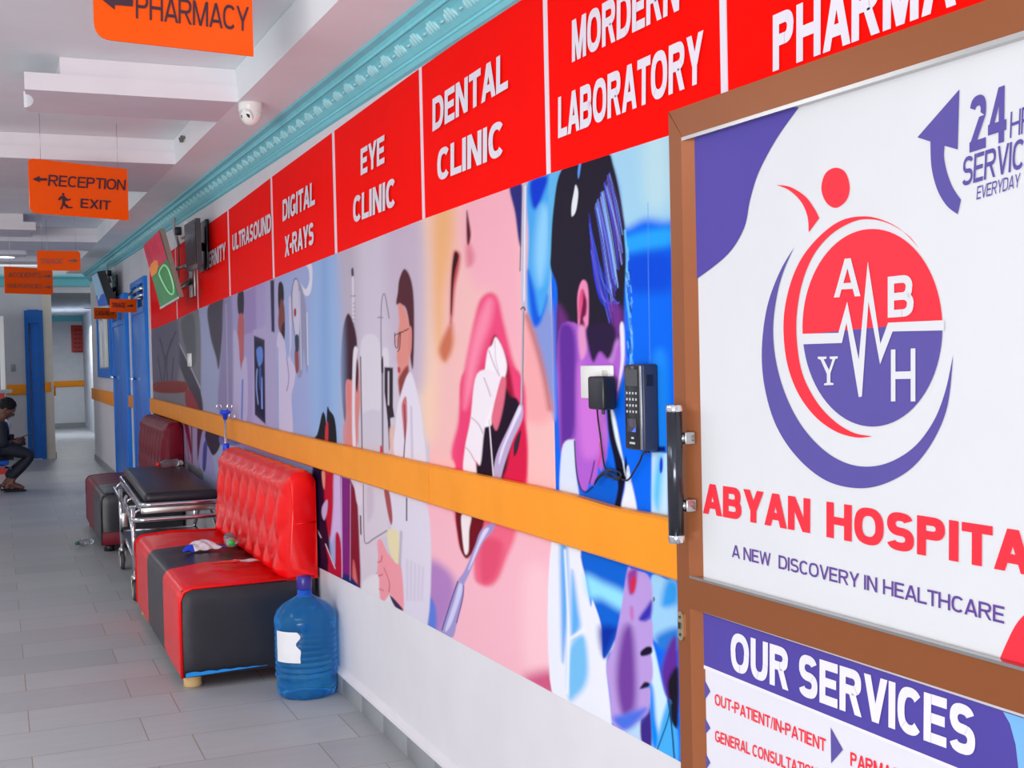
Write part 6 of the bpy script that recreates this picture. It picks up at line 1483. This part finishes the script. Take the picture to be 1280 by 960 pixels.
# clothes
J = [hip + Vector((-0.01, 0, 0.02)), chest, neckb + Vector((0, 0, -0.03)), shA, elA, handA + Vector((-0.075, -0.01, 0.01)), shB, elB, handB + Vector((-0.075, 0.01, 0.01))]
skin_mesh('jacket', J, [(0, 1), (1, 2), (1, 3), (3, 4), (4, 5), (1, 6), (6, 7), (7, 8)], [(0.125, 0.155), (0.125, 0.16), (0.07, 0.08), 0.075, 0.058, 0.042, 0.075, 0.058, 0.042], suit, pe)
T_ = [hip, hip + Vector((0.04, -0.09, -0.01)), kneeA + Vector((0, 0, 0.0)), ankA + Vector((0.01, 0, 0.05)), hip + Vector((0.04, 0.09, -0.01)), kneeB, ankB + Vector((0.01, 0, 0.05))]
skin_mesh('trousers', T_, [(0, 1), (1, 2), (2, 3), (0, 4), (4, 5), (5, 6)], [(0.11, 0.145), 0.092, 0.07, 0.056, 0.092, 0.07, 0.056], suit, pe)
m = MB(); m.ball(neckb + Vector((0.045, 0, 0.0)), (0.05, 0.06, 0.03), 14, 8); m.ball(chest + Vector((0.085, 0, 0.05)), (0.03, 0.045, 0.06), 12, 8); m.build('shirt', shirt, pe)
for hnd, s in ((handA, -1), (handB, 1)):
    v = [hnd - Vector((0.03, 0, -0.01)), hnd + Vector((0.025, 0, 0))]; e = [(0, 1)]; r = [(0.026, 0.024), (0.036, 0.016)]
    for k in range(4):
        i0 = len(v); L_ = (0.85, 1.0, 0.95, 0.75)[k]
        q = hnd + Vector((0.045, s * (0.012 - 0.008 * k), -0.022 + 0.016 * k)); 
        v += [q, q + Vector((0.035 * L_, -s * 0.014, 0.008)), q + Vector((0.05 * L_, -s * 0.04, 0.014))]; e += [(1, i0), (i0, i0 + 1), (i0 + 1, i0 + 2)]; r += [0.0095, 0.009, 0.008]
    i0 = len(v); q = hnd + Vector((0.005, -s * 0.022, 0.026)); v += [q, q + Vector((0.035, -s * 0.012, 0.016))]; e += [(1, i0), (i0, i0 + 1)]; r += [0.011, 0.009]
    skin_mesh('hand', v, e, r, skin_m, pe, 1, 1)
for an, to in ((ankA, toeA), (ankB, toeB)):
    m = MB(); d_ = (to - an); d_.z = 0
    for k in range(8):
        u = k / 7; p = an + d_ * (u * 1.12 - 0.16)
        m.ball((p.x, p.y, 0.014), (0.03, 0.036 - 0.012 * abs(u - 0.55), 0.012), 10, 6)
    m.tube([Vector((an.x - 0.045, an.y, 0.02)), Vector((an.x - 0.05, an.y, 0.075)), Vector((an.x + 0.02, an.y - 0.035, 0.085))], 0.009, 6)
    m.tube([Vector((to.x - 0.04, to.y - 0.036, 0.02)), Vector((to.x - 0.045, to.y, 0.066)), Vector((to.x - 0.04, to.y + 0.036, 0.02))], 0.009, 6)
    m.build('sandal', black_plastic, pe)
ph = (handA + handB) / 2 + Vector((0.095, 0, 0.055))
t = thing('phone', 'small dark phone held by the seated person', 'phone', tuple(ph))
Mx = Matrix.Translation(ph) @ Matrix.Rotation(-0.35, 4, 'Y')
MB().box(-0.075, 0.075, -0.036, 0.036, -0.004, 0.004, 0.002, M=Mx).build('body', black_plastic, t)
MB().box(-0.068, 0.068, -0.032, 0.032, 0.0035, 0.005, M=Mx).build('screen', glass_dark, t)
bg_ = (kneeA + hip) / 2
q = P(27, 556, 0.0)
m = MB(); m.box(-0.09, 0.09, -0.07, 0.07, 0, 0.05, 0.015, M=Matrix.Translation((kneeA.x - 0.16, PY, kneeA.z + 0.115)))
t = m.build('document_folder', mat('black_leather', (22, 22, 28), 0.5)); tag(t, 'small black folder resting on the lap of the seated person', 'folder')
